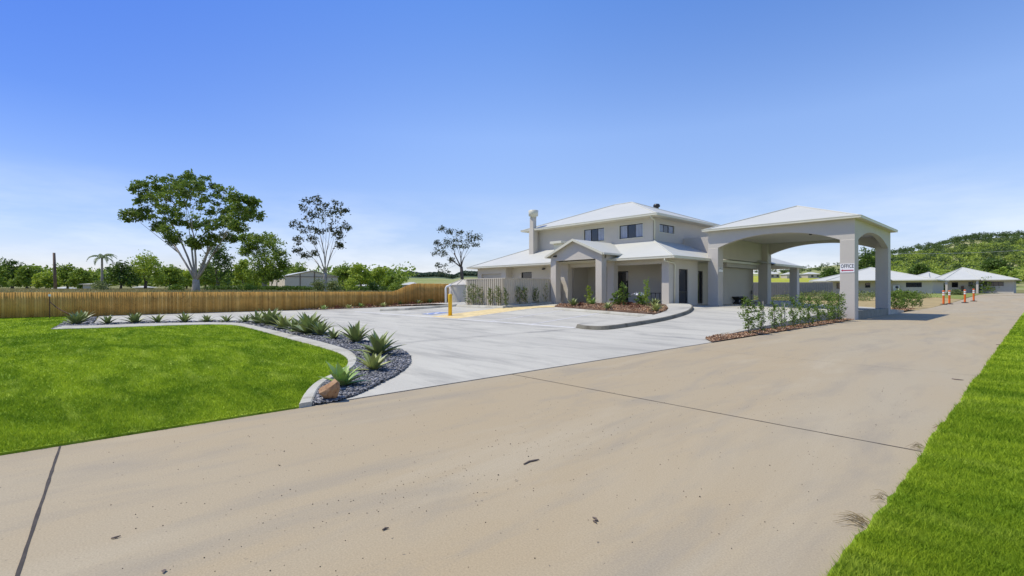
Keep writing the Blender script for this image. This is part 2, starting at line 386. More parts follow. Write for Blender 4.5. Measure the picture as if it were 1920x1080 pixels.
def sheet(name, poly, fn, m, off=0, step=1.0, skirt=0, parent=None, edge=.5):
    """draped sheet bounded by poly"""
    b = densify(poly, edge); xs = [p[0] for p in b]; ys = [p[1] for p in b]; pts = [Vector(p) for p in b]
    x = min(xs)+step/2
    while x < max(xs):
        y = min(ys)+step/2
        while y < max(ys):
            if inpoly(x, y, b): pts.append(Vector((x+.01*math.sin(y*7), y+.01*math.cos(x*9))))
            y += step
        x += step
    n = len(b)
    vo, _, fo, *_ = delaunay_2d_cdt(pts, [(i, (i+1) % n) for i in range(n)], [tuple(range(n))], 1, 1e-5)
    mb = MB(); mb.v = [(p.x, p.y, fn(p.x, p.y)+off) for p in vo]; mb.f = [tuple(f) for f in fo]
    if skirt:
        k = len(mb.v)
        for p in b: mb.v += [(p[0], p[1], fn(*p)+off), (p[0], p[1], fn(*p)+off-skirt)]
        for i in range(n):
            j = (i+1) % n; mb.f.append((k+2*i, k+2*j, k+2*j+1, k+2*i+1))
    me = bpy.data.meshes.new(name); me.from_pydata(mb.v, [], mb.f); me.update()
    bm = bmesh.new(); bm.from_mesh(me)
    bmesh.ops.remove_doubles(bm, verts=bm.verts, dist=1e-4); bmesh.ops.recalc_face_normals(bm, faces=bm.faces)
    up = sum(f.normal.z*f.calc_area() for f in bm.faces)
    if up < 0: bmesh.ops.reverse_faces(bm, faces=bm.faces)
    bm.to_mesh(me); bm.free(); me.materials.append(m)
    return link(name, me, parent)
def strip(a, b, n=80):
    """resample two polylines to n matching points"""
    def rs(p):
        p = np.array(p, float); d = np.r_[0, np.cumsum(np.hypot(*np.diff(p, axis=0).T))]; t = np.linspace(0, d[-1], n)
        return np.c_[np.interp(t, d, p[:, 0]), np.interp(t, d, p[:, 1])]
    return rs(a), rs(b)
def kerb(name, line, w, h, fn, m, base=-.05, label=None, closed=False, side=0, slope=.035):
    """kerb swept along a ground line (line = its road face foot); side +1 left, -1 right"""
    L = [Vector(p) for p in densify(line, .25, closed)]; n = len(L); mb = MB()
    for i, p in enumerate(L):
        a = L[(i-1) % n] if closed or i else L[0]; c = L[(i+1) % n] if closed or i < n-1 else L[-1]
        t = (c-a).normalized(); nn = Vector((-t.y, t.x))*side; z = fn(p.x, p.y); q = p+nn*w
        for o, zz in ((0, base), (.0, h*.25), (slope, h*.85), (slope+.03, h), (w-.015, h), (w, h-.015), (w, base)):
            e = p+nn*o; mb.v.append((e.x, e.y, z+zz))
    K = 7
    for i in range(n if closed else n-1):
        j = (i+1) % n
        for k in range(K-1): mb.f.append((i*K+k, j*K+k, j*K+k+1, i*K+k+1))
    if not closed: mb.f.append(tuple(range(K))); mb.f.append(tuple((n-1)*K+k for k in range(K))[::-1])
    o = mb.obj(name, m); return struct(o, label)

# leaves --------------------------------------------------------------
def leaf_cloud(centers, size, aspect=2.2, droop=0.0, shrink=None):
    """rhombus leaves at given centres"""
    c = np.asarray(centers, float); n = len(c)
    d = rng.normal(size=(n, 3)); d[:, 2] = d[:, 2]*.7-droop; d /= np.linalg.norm(d, axis=1)[:, None]
    u = rng.normal(size=(n, 3)); u -= (u*d).sum(1)[:, None]*d; u /= np.linalg.norm(u, axis=1)[:, None]
    s = size*rng.uniform(.6, 1.35, n)[:, None]
    v = np.empty((n, 4, 3)); v[:, 0] = c-d*s*.5; v[:, 1] = c+u*s*.5/aspect; v[:, 2] = c+d*s*.5; v[:, 3] = c-u*s*.5/aspect
    f = np.arange(n*4).reshape(n, 4); return v.reshape(-1, 3), f
def clump_pts(c, rx, rz, nsub, per, spread):
    out = []
    for _ in range(nsub):
        d = rng.normal(size=3); d /= np.linalg.norm(d); q = rng.uniform(.45, 1.0)**.6
        s = np.array(c)+d*q*np.array([rx, rx, rz]); out.append(s+rng.normal(size=(per, 3))*spread*np.array([1, 1, .7]))
    return np.concatenate(out)
def bent(a, b, k=4, amp=.06, sag=0):
    a = Vector(a); b = Vector(b); L = (b-a).length; out = []
    o = Vector((random.uniform(-1, 1), random.uniform(-1, 1), random.uniform(-.3, .3)))*L*amp
    for i in range(k+1):
        t = i/k; out.append(a.lerp(b, t)+o*math.sin(math.pi*t)+Vector((0, 0, sag*L*math.sin(math.pi*t))))
    return out
def tree_from_clumps(name, label, cat, base, clumps, trunk_r, leafm, barkm, leaf=.3, dens=1.0, fork=None, sub=10, per=14, spread=.35, group=None, stems=1, up=.3, crown='crown'):
    t = thing(name, label, cat, base, group); tb = MB(); base = Vector(base)
    cs = [Vector(c[0]) for c in clumps]; cen = sum(cs, Vector())/len(cs)
    fork = Vector(fork) if fork else base.lerp(Vector((cen.x, cen.y, min(c.z for c in cs))), .55)
    tp = bent(base, fork, 4, .03); tb.tube([tp[0]-Vector((0, 0, .3))]+tp, [trunk_r*1.35]+[trunk_r*(1.15-.3*i/4) for i in range(5)], 9)
    pts = []; n = len(cs); ng = max(2, min(7, round(n/4)))
    dirs = [(c-fork) for c in cs]; order = sorted(range(n), key=lambda i: math.atan2(dirs[i].z, camr(dirs[i].x, dirs[i].y)))
    groups = [order[int(i*n/ng):int((i+1)*n/ng)] for i in range(ng)]
    for gidx in groups:
        if not gidx: continue
        gc = sum((cs[i] for i in gidx), Vector())/len(gidx); Lg = (gc-fork).length; lim = fork.lerp(gc, .5)+Vector((0, 0, up*Lg*.06))
        rl = trunk_r*.62/math.sqrt(ng)*1.15; path0 = bent(fork-Vector((0, 0, trunk_r*.6)), lim, 4, .05); tb.tube(path0, [rl*1.25, rl*1.1, rl, rl*.9, rl*.75], 7)
        for i in gidx:
            c = cs[i]; rx, rz = clumps[i][1], clumps[i][2]; st0 = path0[random.choice((2, 3, 3, 4))]; L = (c-st0).length
            r0 = rl*.42*max(.5, min(1, L/5)); pb = bent(st0, c, 4, .07, .03); tb.tube(pb, [r0, r0*.8, r0*.62, r0*.45, r0*.25], 5)
            for _ in range(5):
                d = Vector(rng.normal(size=3)); d.normalize(); e = c+Vector((d.x*rx, d.y*rx, abs(d.z)*rz))*.85
                st = pb[-2].lerp(c, random.random()); tb.tube(bent(st, e, 3, .1), [r0*.28, r0*.22, r0*.14, r0*.07], 3)
            pts.append(clump_pts(c, rx, rz, max(3, int(sub*dens)), per, spread))
    pts = np.concatenate(pts); v, f = leaf_cloud(pts, leaf, droop=.3)
    tr = link('trunk', tb.mesh('trunk', barkm, True), t); cr = link(crown, mesh_np(crown, v, f, leafm), t)
    return t
def px_tree(name, label, cat, D, bpx, bpy_, clumps, trunk_r, leafm, barkm, forkpx=None, depth=.8, bz=None, **kw):
    b = P(bpx, bpy_, D); b.z = T(b.x, b.y) if bz is None else bz; out = []
    R_ = max(abs(c[0]-bpx) for c in clumps)/F*D*depth
    for i, (px, py, rx, rz) in enumerate(clumps):
        lim = R_*math.sqrt(max(.12, 1-((px-bpx)/F*D/(R_/depth+.01))**2)); dd = random.uniform(-lim, lim)
        out.append((P(px+(px-960)*0, py, D+dd*.8), rx/F*D, rz/F*D))
    fk = P(forkpx[0], forkpx[1], D) if forkpx else None
    return tree_from_clumps(name, label, cat, b, out, trunk_r, leafm, barkm, fork=fk, **kw)
def dome_tree(name, label, px, ytop, ybase, w, D, tone, cat='tree', nc=9, leaf=None, bark='barkd', trunk=.3, fn=None, low=.28, **kw):
    b = P(px, ybase, D); b.z = (fn or T)(b.x, b.y); top = P(px, ytop, D).z; Hh = top-b.z; Rr = w/2/F*D; cl = []
    for i in range(nc):
        a = i*2.399+random.random()*.6; q = math.sqrt((i+.5)/nc); zz = (low+.14)+(.86-low-.14)*(1-q*q)*random.uniform(.75, 1)+random.uniform(-.06, .12)
        cr = Rr*random.uniform(.32, .48)
        cl.append(((b.x+math.cos(a)*q*(Rr-cr*.8), b.y+math.sin(a)*q*(Rr-cr*.8), b.z+Hh*min(zz, 1-cr*.75/Hh)), cr, min(cr*.9, Hh*.28)))
    return tree_from_clumps(name, label, cat, b, cl, trunk*Hh/8, F_[tone], M[bark], leaf=leaf or max(.16, D*.0052), spread=max(.25, Rr*.12), **kw)

# ================================================================== SETTING
def build_terrain():
    ang = list(np.arange(-180, -62, 9))+list(np.arange(-62, -10, 1.6))+list(np.arange(-10, 22, 1.0))+list(np.arange(22, 60, .45))+list(np.arange(60, 180, 8))
    rad = [0.5, 4, 9, 15, 20, 25, 30, 33, 36, 38, 40, 42, 44, 46, 48, 50, 52, 55, 58, 62, 67, 73, 80, 90, 100, 112, 125, 140, 155, 175, 195, 220, 250, 280, 310, 350, 400, 450, 500, 540, 570, 600, 640, 700, 850, 1100, 1350, 1500, 1650, 2000, 3000, 6000, 11000]
    v = []; f = []; mi = []; na = len(ang); nr = len(rad)
    for a in ang:
        for r in rad:
            t = R(a); c = r*math.cos(t); s = r*math.sin(t); w = RV*s+DV*c; x, y = w
            z = T(x, y) if r < 3500 else T(*(w/r*3000))*(1-.5*sst(3500, 9000, r))
            v.append((x, y, z))
    for i in range(na):
        for j in range(nr-1):
            a, b = i*nr+j, ((i+1) % na)*nr+j; f.append((a, b, b+1, a+1))
            D = rad[j]*math.cos(R(ang[i])); px = 960+F*math.tan(R(ang[i])) if abs(ang[i]) < 80 else 99999*np.sign(ang[i])
            k = 0
            if D > 900: k = 3
            elif 1300 < px < 1600 and 110 < D < 330: k = 1
            elif px > 1300 and D > 140: k = 2
            elif px > 660 and D > 200: k = 2
            mi.append(k)
    me = bpy.data.meshes.new('ground'); me.from_pydata(v, [], f); me.update()
    bm = bmesh.new(); bm.from_mesh(me); bmesh.ops.recalc_face_normals(bm, faces=bm.faces)
    if sum(q.normal.z for q in bm.faces) < 0: bmesh.ops.reverse_faces(bm, faces=bm.faces)
    bm.to_mesh(me); bm.free()
    for m in TM: me.materials.append(m)
    me.polygons.foreach_set('material_index', mi); me.polygons.foreach_set('use_smooth', np.ones(len(mi), bool))
    struct(link('ground', me), 'dry grassland rising to wooded hills')
build_terrain()
RX0, RX1 = -6.17, -0.72
struct(sheet('road', [(RX0, -40), (RX1+.35, -40), (RX1+.35, 96), (RX0, 96)], lambda x, y: RZ(y), M['road'], 0, 2.5, .1, edge=2.0), 'wide tan concrete driveway')
def flat_strip(name, x0, x1, y0, y1, z, m, kind='structure', label=None):
    mb = MB(); mb.add([(x0, y0, z), (x1, y0, z), (x1, y1, z), (x0, y1, z)], [(0, 1, 2, 3)]); o = mb.obj(name, m); return struct(o, label)
def road_joint(y, w=.03, x0=RX0, x1=RX1, sl=0):
    mb = MB(); n = 40; pv = []
    for i in range(n+1):
        x = x0+(x1-x0)*i/n; j = sl*(x-x0)+random.uniform(-.0012, .0012); ww = w*(.7+.5*random.random())
        mb.v += [(x, y+j-ww/2, .003), (x, y+j+ww/2, .003)]
        if i: a = 2*i-2; mb.f.append((a, a+2, a+3, a+1))
    struct(mb.obj('road_joint', M['joint']), 'dark joint across the tan driveway')
road_joint(-.06, .020, sl=-.05); road_joint(5.66, .016); road_joint(11.4, .006); road_joint(-5.9, .03)

# forecourt: from the bed along the fence to the raised slab under the canopy
EDGE = -6.9
fore = [(RX0, 2.2), (RX0, 13.9), (EDGE+.12, 14.6), (EDGE, 28.76), (-6.3, 28.76), (-6.3, 37.12), (-6.18, 37.3), (-6.18, 41.5), (-9, 47), (-14, 47), (-14, 41), (-39, 30), (-37.7, 18), (-37.0, 6), (-36.9, 1.3), (-33.9, 1.15), (-27.2, .75), (-15, 2.2)]
struct(sheet('forecourt', fore, H, M['forecourt'], .002, 1.1, .5), 'pale grey concrete forecourt')
def hjoint(name, a, b, w, m, off=.006, label='dark construction joint in the grey concrete'):
    a = Vector(a); b = Vector(b); t = (b-a).normalized(); nn = Vector((-t.y, t.x))*w/2; mb = MB(); n = max(1, int((b-a).length/.4))
    for i in range(n+1):
        p = a.lerp(b, i/n)
        for e in (p-nn, p+nn): mb.v.append((e.x, e.y, H(e.x, e.y)+off))
        if i: k = 2*i-2; mb.f.append((k, k+2, k+3, k+1))
    return struct(mb.obj(name, m), label)
hjoint('forecourt_joint', (RX0-.02, 2.3), (RX0-.02, 13.9), .03, M['joint'])
hjoint('forecourt_joint', (-11.9, 2.3), (-11.9, 14.2), .012, M['joint'])
# painted bays
BY = 14.35
hjoint('painted_line', (-31.5, BY), (-12.1, BY), .10, M['linew'], .009, 'white painted line closing the parking bays')
for x in (-14.5, -17.2, -19.75): hjoint('painted_line', (x, BY+.06), (x, 19.6), .09, M['linew'], .009, 'white painted line between parking bays')
for x in (-22.35, -25.3): hjoint('painted_line', (x, BY+.06), (x, 19.2), .09, M['linew'], .009, 'white painted line beside the accessible bay')
def quadmark(name, poly, m, off, label): return struct(sheet(name, poly, H, m, off, .5), label)
quadmark('painted_hatching', [(-22.3, BY+.08), (-19.8, BY+.08), (-19.8, 20.3), (-18.6, 21.9), (-20.4, 21.9), (-22.0, 19.3)], M['liney'], .012, 'faded yellow painted shared area beside the bollard')
quadmark('painted_patch', [(-24.3, 15.1), (-23.2, 15.1), (-23.2, 16.3), (-24.3, 16.3)], M['lineb'], .012, 'blue painted square of the accessible bay')
def wheelchair():
    mb = MB(); c = Vector((-23.75, 15.7))
    def seg(a, b, w=.09):
        a = c+Vector(a); b = c+Vector(b); t = (b-a).normalized(); n = Vector((-t.y, t.x))*w/2
        mb.add([(q.x, q.y, H(q.x, q.y)+.017) for q in (a-n, b-n, b+n, a+n)], [(0, 1, 2, 3)])
    for i in range(10):
        a0 = R(200+i*27); a1 = R(200+(i+1)*27); seg((math.cos(a0)*.3-.08, math.sin(a0)*.3-.15), (math.cos(a1)*.3-.08, math.sin(a1)*.3-.15))
    seg((-.1, .38), (-.02, 0), .1); seg((-.02, 0), (.25, -.02)); seg((.25, -.02), (.38, -.35)); seg((-.07, .2), (.18, .17), .07)
    for i in range(6): a0 = R(i*60); a1 = R(i*60+60); seg((-.12+math.cos(a0)*.05, .5+math.sin(a0)*.05), (-.12+math.cos(a1)*.05, .5+math.sin(a1)*.05), .08)
    struct(mb.obj('painted_symbol', M['linew']), 'white wheelchair symbol on the blue patch')
wheelchair()

# lawn, edging and slate bed on the left (all outlines are ground positions)
lawn_side = [G(*p) for p in [(566, 768), (567.5, 750), (578, 735), (593, 722), (611, 712.5), (635, 701), (651, 688), (650, 675), (632, 664), (593, 651.6), (546.5, 639), (502, 626.5), (468, 617), (440, 611.5), (405, 610.2), (362, 610.8), (290, 613), (220, 615.5), (156, 617.5), (97, 619.3)]]
bed_side = [G(*p) for p in [(592, 765), (589, 751.7), (593, 741), (602, 728), (618, 716), (645, 703), (664, 690), (668.5, 675), (659.4, 664.4), (644.5, 657), (621, 649.5), (589, 641), (546.5, 630), (504, 619.8), (470, 611.5), (445, 607.8), (405, 606.6), (364, 606.8), (277, 608.8), (220, 611), (172, 612.6), (117, 613.4)]]
road_side_end = (RX0+.005, lawn_side[0][1])
lawn_side[0] = (RX0-.01, lawn_side[0][1]); bed_side[0] = (RX0-.01, bed_side[0][1])
LS = smooth_line(lawn_side, 160); BS = smooth_line(bed_side, 160)
corner_l = G(97, 619.3); back_l = G(137, 597.5); back_r = G(180, 596.2)
lawnpoly = [(RX0-.012, -40)]+[(RX0-.012, y) for y in np.linspace(-30, LS[0][1]-.05, 20)]+LS+[back_l, (-36.3, .3), (-36.0, -6), (-34.6, -40)]
struct(sheet('lawn', lawnpoly, lambda x, y: 0, M['lawn'], .022, 1.2, .1), 'bright green mown lawn left of the driveway')
bed_back = [G(*p) for p in [(637, 757), (674, 739), (717, 718), (749, 700.6), (766, 686), (769.5, 673), (760, 662), (742, 655), (715, 648), (690, 642), (655, 634), (610, 625), (560, 615.5), (510, 607.5), (475, 605), (441, 603.6), (405, 603.6), (364, 604.2), (277, 605.6), (220, 607), (170, 609)]]
bed_back[0] = (RX0-.01, bed_back[0][1])
BB = smooth_line(bed_back, 150)
bedpoly = BS+[corner_l, back_l, back_r]+BB[::-1]
def clean(p):
    out = [p[0]]
    for q in p[1:]:
        if (Vector(q)-Vector(out[-1])).length > .03: out.append(q)
    return out
BS2 = clean(BS); BB2 = clean(BB)
bedpoly = BS2+[corner_l, back_l, back_r]+BB2[::-1]
struct(sheet('garden_bed', bedpoly, lambda x, y: 0, M['gravelbase'], .008, .5), 'dark slate gravel planting bed')
def edging():
    a, b = strip(LS, BS, 170); mb = MB(); K = 6
    for (p, q) in zip(a, b):
        p = np.array(p); q = np.array(q); d = q-p; w = np.linalg.norm(d)+1e-6; u = d/w
        for t, z in ((0, -.02), (0, .045), (.02, .058), (w-.02, .058), (w, .045), (w, -.02)):
            e = p+u*t; mb.v.append((e[0], e[1], z))
    for i in range(len(a)-1):
        for k in range(K-1): mb.f.append((i*K+k, (i+1)*K+k, (i+1)*K+k+1, i*K+k+1))
    mb.f.append(tuple(range(K)))
    struct(mb.obj('garden_edging', M['kerb']), 'curved pale concrete garden edging between lawn and slate bed')
    c0 = Vector(LS[-1]); mb = MB()
    e = Vector(back_l); t = (e-c0).normalized(); nn = Vector((t.y, -t.x))*.16
    for p in (c0, e):
        for q, z in ((p, -.02), (p, .055), (p+nn, .055), (p+nn, -.02)): mb.v.append((q.x, q.y, z))
    mb.f = [(0, 1, 5, 4), (1, 2, 6, 5), (2, 3, 7, 6), (0, 1, 2, 3), (4, 5, 6, 7)]
    struct(mb.obj('garden_edging', M['kerb']), 'short return of the garden edging at the lawn corner')
edging()
def stones():
    """slate chips"""
    X = []; x0, x1 = min(p[0] for p in bedpoly), max(p[0] for p in bedpoly); y0, y1 = min(p[1] for p in bedpoly), max(p[1] for p in bedpoly)
    n = 700000; xs = rng.uniform(x0, x1, n); ys = rng.uniform(y0, y1, n); D = np.maximum(camd(xs, ys), 3); keep = rng.random(n) < np.clip((8.5/D)**2, .02, 1)
    ok = inpoly_np(xs, ys, bedpoly) & keep; xs, ys, D = xs[ok], ys[ok], D[ok]; n = len(xs)
    s = .019*np.maximum(1, D/9)**.85*rng.uniform(.55, 1.5, n)
    cube = np.array([(-1, -.7, -.4), (1, -.8, -.4), (.9, .7, -.4), (-.8, .8, -.4), (-.8, -.5, .4), (.7, -.6, .35), (.6, .5, .4), (-.7, .6, .35)])
    v = cube[None]*s[:, None, None]*np.stack([rng.uniform(.7, 1.3, n), rng.uniform(.5, 1, n), rng.uniform(.5, 1.0, n)], 1)[:, None]
    az = rng.uniform(0, 6.28, n); tl = rng.uniform(-.7, .7, n)
    ct, stt = np.cos(tl)[:, None], np.sin(tl)[:, None]; yv = v[:, :, 1]*ct-v[:, :, 2]*stt; zv = v[:, :, 1]*stt+v[:, :, 2]*ct
    ca, sa = np.cos(az)[:, None], np.sin(az)[:, None]
    o = np.stack([v[:, :, 0]*ca-yv*sa+xs[:, None], v[:, :, 0]*sa+yv*ca+ys[:, None], zv+.015+s[:, None]*rng.uniform(.1, 1.0, n)[:, None]], 2)
    q = np.array([(0, 3, 2, 1), (4, 5, 6, 7), (0, 1, 5, 4), (1, 2, 6, 5), (2, 3, 7, 6), (3, 0, 4, 7)]); f = (np.arange(n)*8)[:, None, None]+q[None]
    m = island('slate_chips', [(.03, .032, .033), (.08, .084, .09), (.17, .175, .18), (.42, .41, .39), (.055, .06, .065)], .55, 20, 0)
    print('stones', n)
    tag(link('slate_gravel', mesh_np('slate_gravel', o.reshape(-1, 3), f.reshape(-1, 4), m)), 'loose blue grey slate chips filling the curved garden bed', 'gravel', None, 'stuff')
stones()
def chips(name, poly, fn, n, size, label, off=.01, zj=.03):
    x0, x1 = min(p[0] for p in poly), max(p[0] for p in poly); y0, y1 = min(p[1] for p in poly), max(p[1] for p in poly)
    xs = rng.uniform(x0, x1, n*4); ys = rng.uniform(y0, y1, n*4); ok = inpoly_np(xs, ys, poly); xs, ys = xs[ok][:n], ys[ok][:n]; n = len(xs)
    zs = np.array([fn(a, b) for a, b in zip(xs, ys)])+off+rng.uniform(0, zj, n)
    v, f = leaf_cloud(np.stack([xs, ys, zs], 1), size, 1.8)
    m = bpy.data.materials.get('bark_chips') or island('bark_chips', [(.16, .08, .04), (.36, .19, .09), (.55, .33, .18), (.66, .48, .30), (.22, .10, .05)], .9, 30, 0)
    return tag(link(name, mesh_np(name, v, f, m)), label, 'bark mulch', None, 'stuff')

# right-hand verge
vy = [-40]+list(np.arange(-3, 30, .13))+[40, 60, 96]
verge = [(RX1+.015+(random.uniform(-.014, .018) if -3 <= y <= 30 else 0)+.008*math.sin(y*1.7), y) for y in vy]+[(60, 96), (60, -40)]
VERGE = verge
struct(sheet('grass_verge', verge, lambda x, y: RZ(y), M['lawn'], .03, 3.0, .08), 'bright green grass verge right of the driveway')
def blades(name, xs, ys, zfn, h, w, label):
    n = len(xs); D = np.maximum(np.hypot(xs, ys), 1.5); k = np.maximum(1, D/4.5)
    a = rng.uniform(0, 6.28, n); hh = h*rng.uniform(.5, 1.25, n)*np.minimum(k, 1.6)**.5; ww = w*rng.uniform(.6, 1.3, n)*k
    ln = rng.uniform(.2, 1.1, n)*hh; b = rng.uniform(0, 6.28, n); z = zfn(xs, ys)
    v = np.empty((n, 3, 3)); v[:, 0] = np.stack([xs-np.cos(a)*ww, ys-np.sin(a)*ww, z], 1); v[:, 1] = np.stack([xs+np.cos(a)*ww, ys+np.sin(a)*ww, z], 1)
    v[:, 2] = np.stack([xs+np.cos(b)*ln, ys+np.sin(b)*ln, z+hh], 1)
    return tag(link(name, mesh_np(name, v.reshape(-1, 3), np.arange(n*3).reshape(n, 3), M['blade'])), label, 'grass', None, 'stuff')
def grass():
    # density falls with the square of distance
    def sample(n, rmin, rmax, a0, a1):
        u = rng.random(n); r = rmin*(rmax/rmin)**u; a = rng.uniform(R(a0), R(a1), n)   # angle from view axis, + right
        w = RV[None]*(r*np.sin(a))[:, None]+DV[None]*(r*np.cos(a))[:, None]; return w[:, 0], w[:, 1]
    x, y = sample(800000, 3.6, 42, -62, 8); ok = inpoly_np(x, y, lawnpoly); x, y = x[ok], y[ok]
    print('left blades', len(x)); blades('lawn_grass', x, y, lambda a, b: np.full(len(a), .018), .034, .0032, 'short bright green grass blades of the left lawn')
    x, y = sample(900000, 1.3, 40, 14, 68); x2 = x; ok = inpoly_np(x-.015, y, VERGE); x, y = x[ok], y[ok]
    print('right blades', len(x)); blades('verge_grass', x, y, lambda a, b: np.full(len(a), .02), .045, .0032, 'bright green grass blades of the right verge')
grass()

# ================================================================== OFFICE BUILDING
FLOOR = .6
house = thing('office_building', 'two storey pale rendered motel office with white hipped roofs and gabled entry', 'building', (-22, 30, 0))
def part(name, mb, m, smooth=False, bevel=0, parent=None, label=None):
    o = mb.obj(name, m, None, smooth, bevel)
    if parent is None: o.parent = house; o.location = -Vector(house.location)
    else: o.parent = parent; o.location = (0, 0, 0) if parent.parent else -Vector(parent.location)
    if label: o['label'] = label
    return o
def sub(name, mb, m, parent, **k): return part(name, mb, m, parent=parent, **k)
def wall_open(x0, x1, z0, z1, holes, fixed, axis, th=.2):
    """wall slab with real openings. axis 'Y': wall in plane y=fixed facing -Y; axis 'X': plane x=fixed facing +X. holes (a0,a1,z0,z1)"""
    mb = MB(); A = sorted({x0, x1, *[h[0] for h in holes], *[h[1] for h in holes]}); Z = sorted({z0, z1, *[h[2] for h in holes], *[h[3] for h in holes]})
    def pt(a, d, z): return (a, fixed+d, z) if axis == 'Y' else (fixed-d, a, z)
    def hole(a, z): return any(h[0] < a < h[1] and h[2] < z < h[3] for h in holes)
    for i in range(len(A)-1):
        for j in range(len(Z)-1):
            if not hole((A[i]+A[i+1])/2, (Z[j]+Z[j+1])/2):
                for d in (0, th): mb.add([pt(A[i], d, Z[j]), pt(A[i+1], d, Z[j]), pt(A[i+1], d, Z[j+1]), pt(A[i], d, Z[j+1])], [(0, 1, 2, 3) if d == 0 else (3, 2, 1, 0)])
    for (a0, a1, b0, b1) in [*holes, (x0, x1, z0, z1)]:
        mb.add([pt(a0, 0, b0), pt(a1, 0, b0), pt(a1, 0, b1), pt(a0, 0, b1), pt(a0, th, b0), pt(a1, th, b0), pt(a1, th, b1), pt(a0, th, b1)], [(0, 1, 5, 4), (1, 2, 6, 5), (2, 3, 7, 6), (3, 0, 4, 7)])
    return mb
def merge(mb):
    me = bpy.data.meshes.new('w'); me.from_pydata(mb.v, [], mb.f); bm = bmesh.new(); bm.from_mesh(me); bmesh.ops.remove_doubles(bm, verts=bm.verts, dist=1e-4)
    out = MB(); bm.verts.index_update(); out.v = [tuple(v.co) for v in bm.verts]; out.f = [tuple(v.index for v in f.verts) for f in bm.faces]; bm.free(); bpy.data.meshes.remove(me); return out
def window(a0, a1, z0, z1, fixed, axis, panes=3, name='window', blinds=True, fr=.045, inset=.07, parent=None, sill=True):
    def bx(mb, p0, p1, d0, d1, q0, q1):
        if axis == 'Y': mb.box(p0, p1, fixed+d0, fixed+d1, q0, q1)
        else: mb.box(fixed-d1, fixed-d0, p0, p1, q0, q1)
    mb = MB(); w = (a1-a0)/panes
    bx(mb, a0, a1, inset, inset+.06, z0, z0+fr); bx(mb, a0, a1, inset, inset+.06, z1-fr, z1)
    for i in range(panes+1):
        c = a0+w*i; c = min(max(c, a0+fr/2), a1-fr/2); bx(mb, c-fr/2, c+fr/2, inset+.002, inset+.058, z0+fr, z1-fr)
    win = part(name, mb, M['dark'], parent=parent)
    par = win
    g = MB(); bx(g, a0+.01, a1-.01, inset+.03, inset+.04, z0+.01, z1-.01); sub('pane', g, M['glass'], par)
    if blinds:
        for s in (0, panes-1):
            b = MB(); n = 9; c0 = a0+w*s+fr*.6; c1 = c0+w-fr*1.2
            for k in range(n):
                e = c0+(c1-c0)*k/n; bx(b, e, e+(c1-c0)/n*.8, inset+.015+.008*(k % 2), inset+.024+.008*(k % 2), z0+fr, z1-fr)
            sub('curtain', b, M['blind'], par)
    if sill:
        s = MB(); bx(s, a0-.05, a1+.05, -.035, .10, z0-.05, z0-.003); sub('sill', s, M['trim'], par)
        t = MB(); bx(t, a0-.05, a1+.05, -.012, .02, z1+.003, z1+.045); bx(t, a0-.05, a0-.004, -.012, .02, z0, z1+.0); bx(t, a1+.004, a1+.05, -.012, .02, z0, z1+.0); sub('surround', t, M['trim'], par)
    return win
def hip_frustum(x0, x1, y0, y1, z, inset, slope, th=.04, drop=0):
    mb = MB(); zi = z+inset*slope
    mb.add([(x0, y0, z), (x1, y0, z), (x1, y1, z), (x0, y1, z), (x0+inset, y0+inset, zi), (x1-inset, y0+inset, zi), (x1-inset, y1-inset, zi), (x0+inset, y1-inset, zi)],
           [(0, 1, 5, 4), (1, 2, 6, 5), (2, 3, 7, 6), (3, 0, 4, 7), (4, 5, 6, 7)])
    return mb
def hip(x0, x1, y0, y1, z, slope):
    h = min(x1-x0, y1-y0)/2; zi = z+h*slope; mb = MB()
    if x1-x0 >= y1-y0: a, b = (x0+h, (y0+y1)/2, zi), (x1-h, (y0+y1)/2, zi); fs = [(0, 1, 5, 4), (1, 2, 5), (2, 3, 4, 5), (3, 0, 4)]
    else: a, b = ((x0+x1)/2, y0+h, zi), ((x0+x1)/2, y1-h, zi); fs = [(0, 1, 4), (1, 2, 5, 4), (2, 3, 5), (3, 0, 4, 5)]
    if abs((x1-x0)-(y1-y0)) < .01: b = (b[0]+.01, b[1], b[2])
    mb.add([(x0, y0, z), (x1, y0, z), (x1, y1, z), (x0, y1, z), a, b], fs); return mb, a, b, zi
def ribs(mb, x0, x1, y0, y1, z, slope, top, step=.38, h=.016, w=.03, sides='fr'):
    """standing seams running up the slopes"""
    def seg(a, b):
        a = Vector(a); b = Vector(b); t = (b-a).normalized(); s = Vector((t.y, -t.x, 0)).normalized()*w/2; u = Vector((0, 0, h))
        mb.add([a-s, a+s, a+s*.5+u, a-s*.5+u, b-s, b+s, b+s*.5+u, b-s*.5+u], [(0, 1, 5, 4), (1, 2, 6, 5), (2, 3, 7, 6), (3, 0, 4, 7), (0, 1, 2, 3)])
    if 'f' in sides or 'b' in sides:
        x = x0+.2
        while x < x1-.1:
            d = min(x-x0, x1-x, top); 
            if d > .1:
                if 'f' in sides: seg((x, y0, z), (x, y0+d, z+d*slope))
                if 'b' in sides: seg((x, y1, z), (x, y1-d, z+d*slope))
            x += step
    if 'r' in sides or 'l' in sides:
        y = y0+.2
        while y < y1-.1:
            d = min(y-y0, y1-y, top)
            if d > .1:
                if 'r' in sides: seg((x1, y, z), (x1-d, y, z+d*slope))
                if 'l' in sides: seg((x0, y, z), (x0+d, y, z+d*slope))
            y += step
def caps(pairs, r=.045):
    mb = MB()
    for a, b in pairs: mb.tube([Vector(a)+Vector((0, 0, .01)), Vector(b)+Vector((0, 0, .01))], r, 6)
    return mb
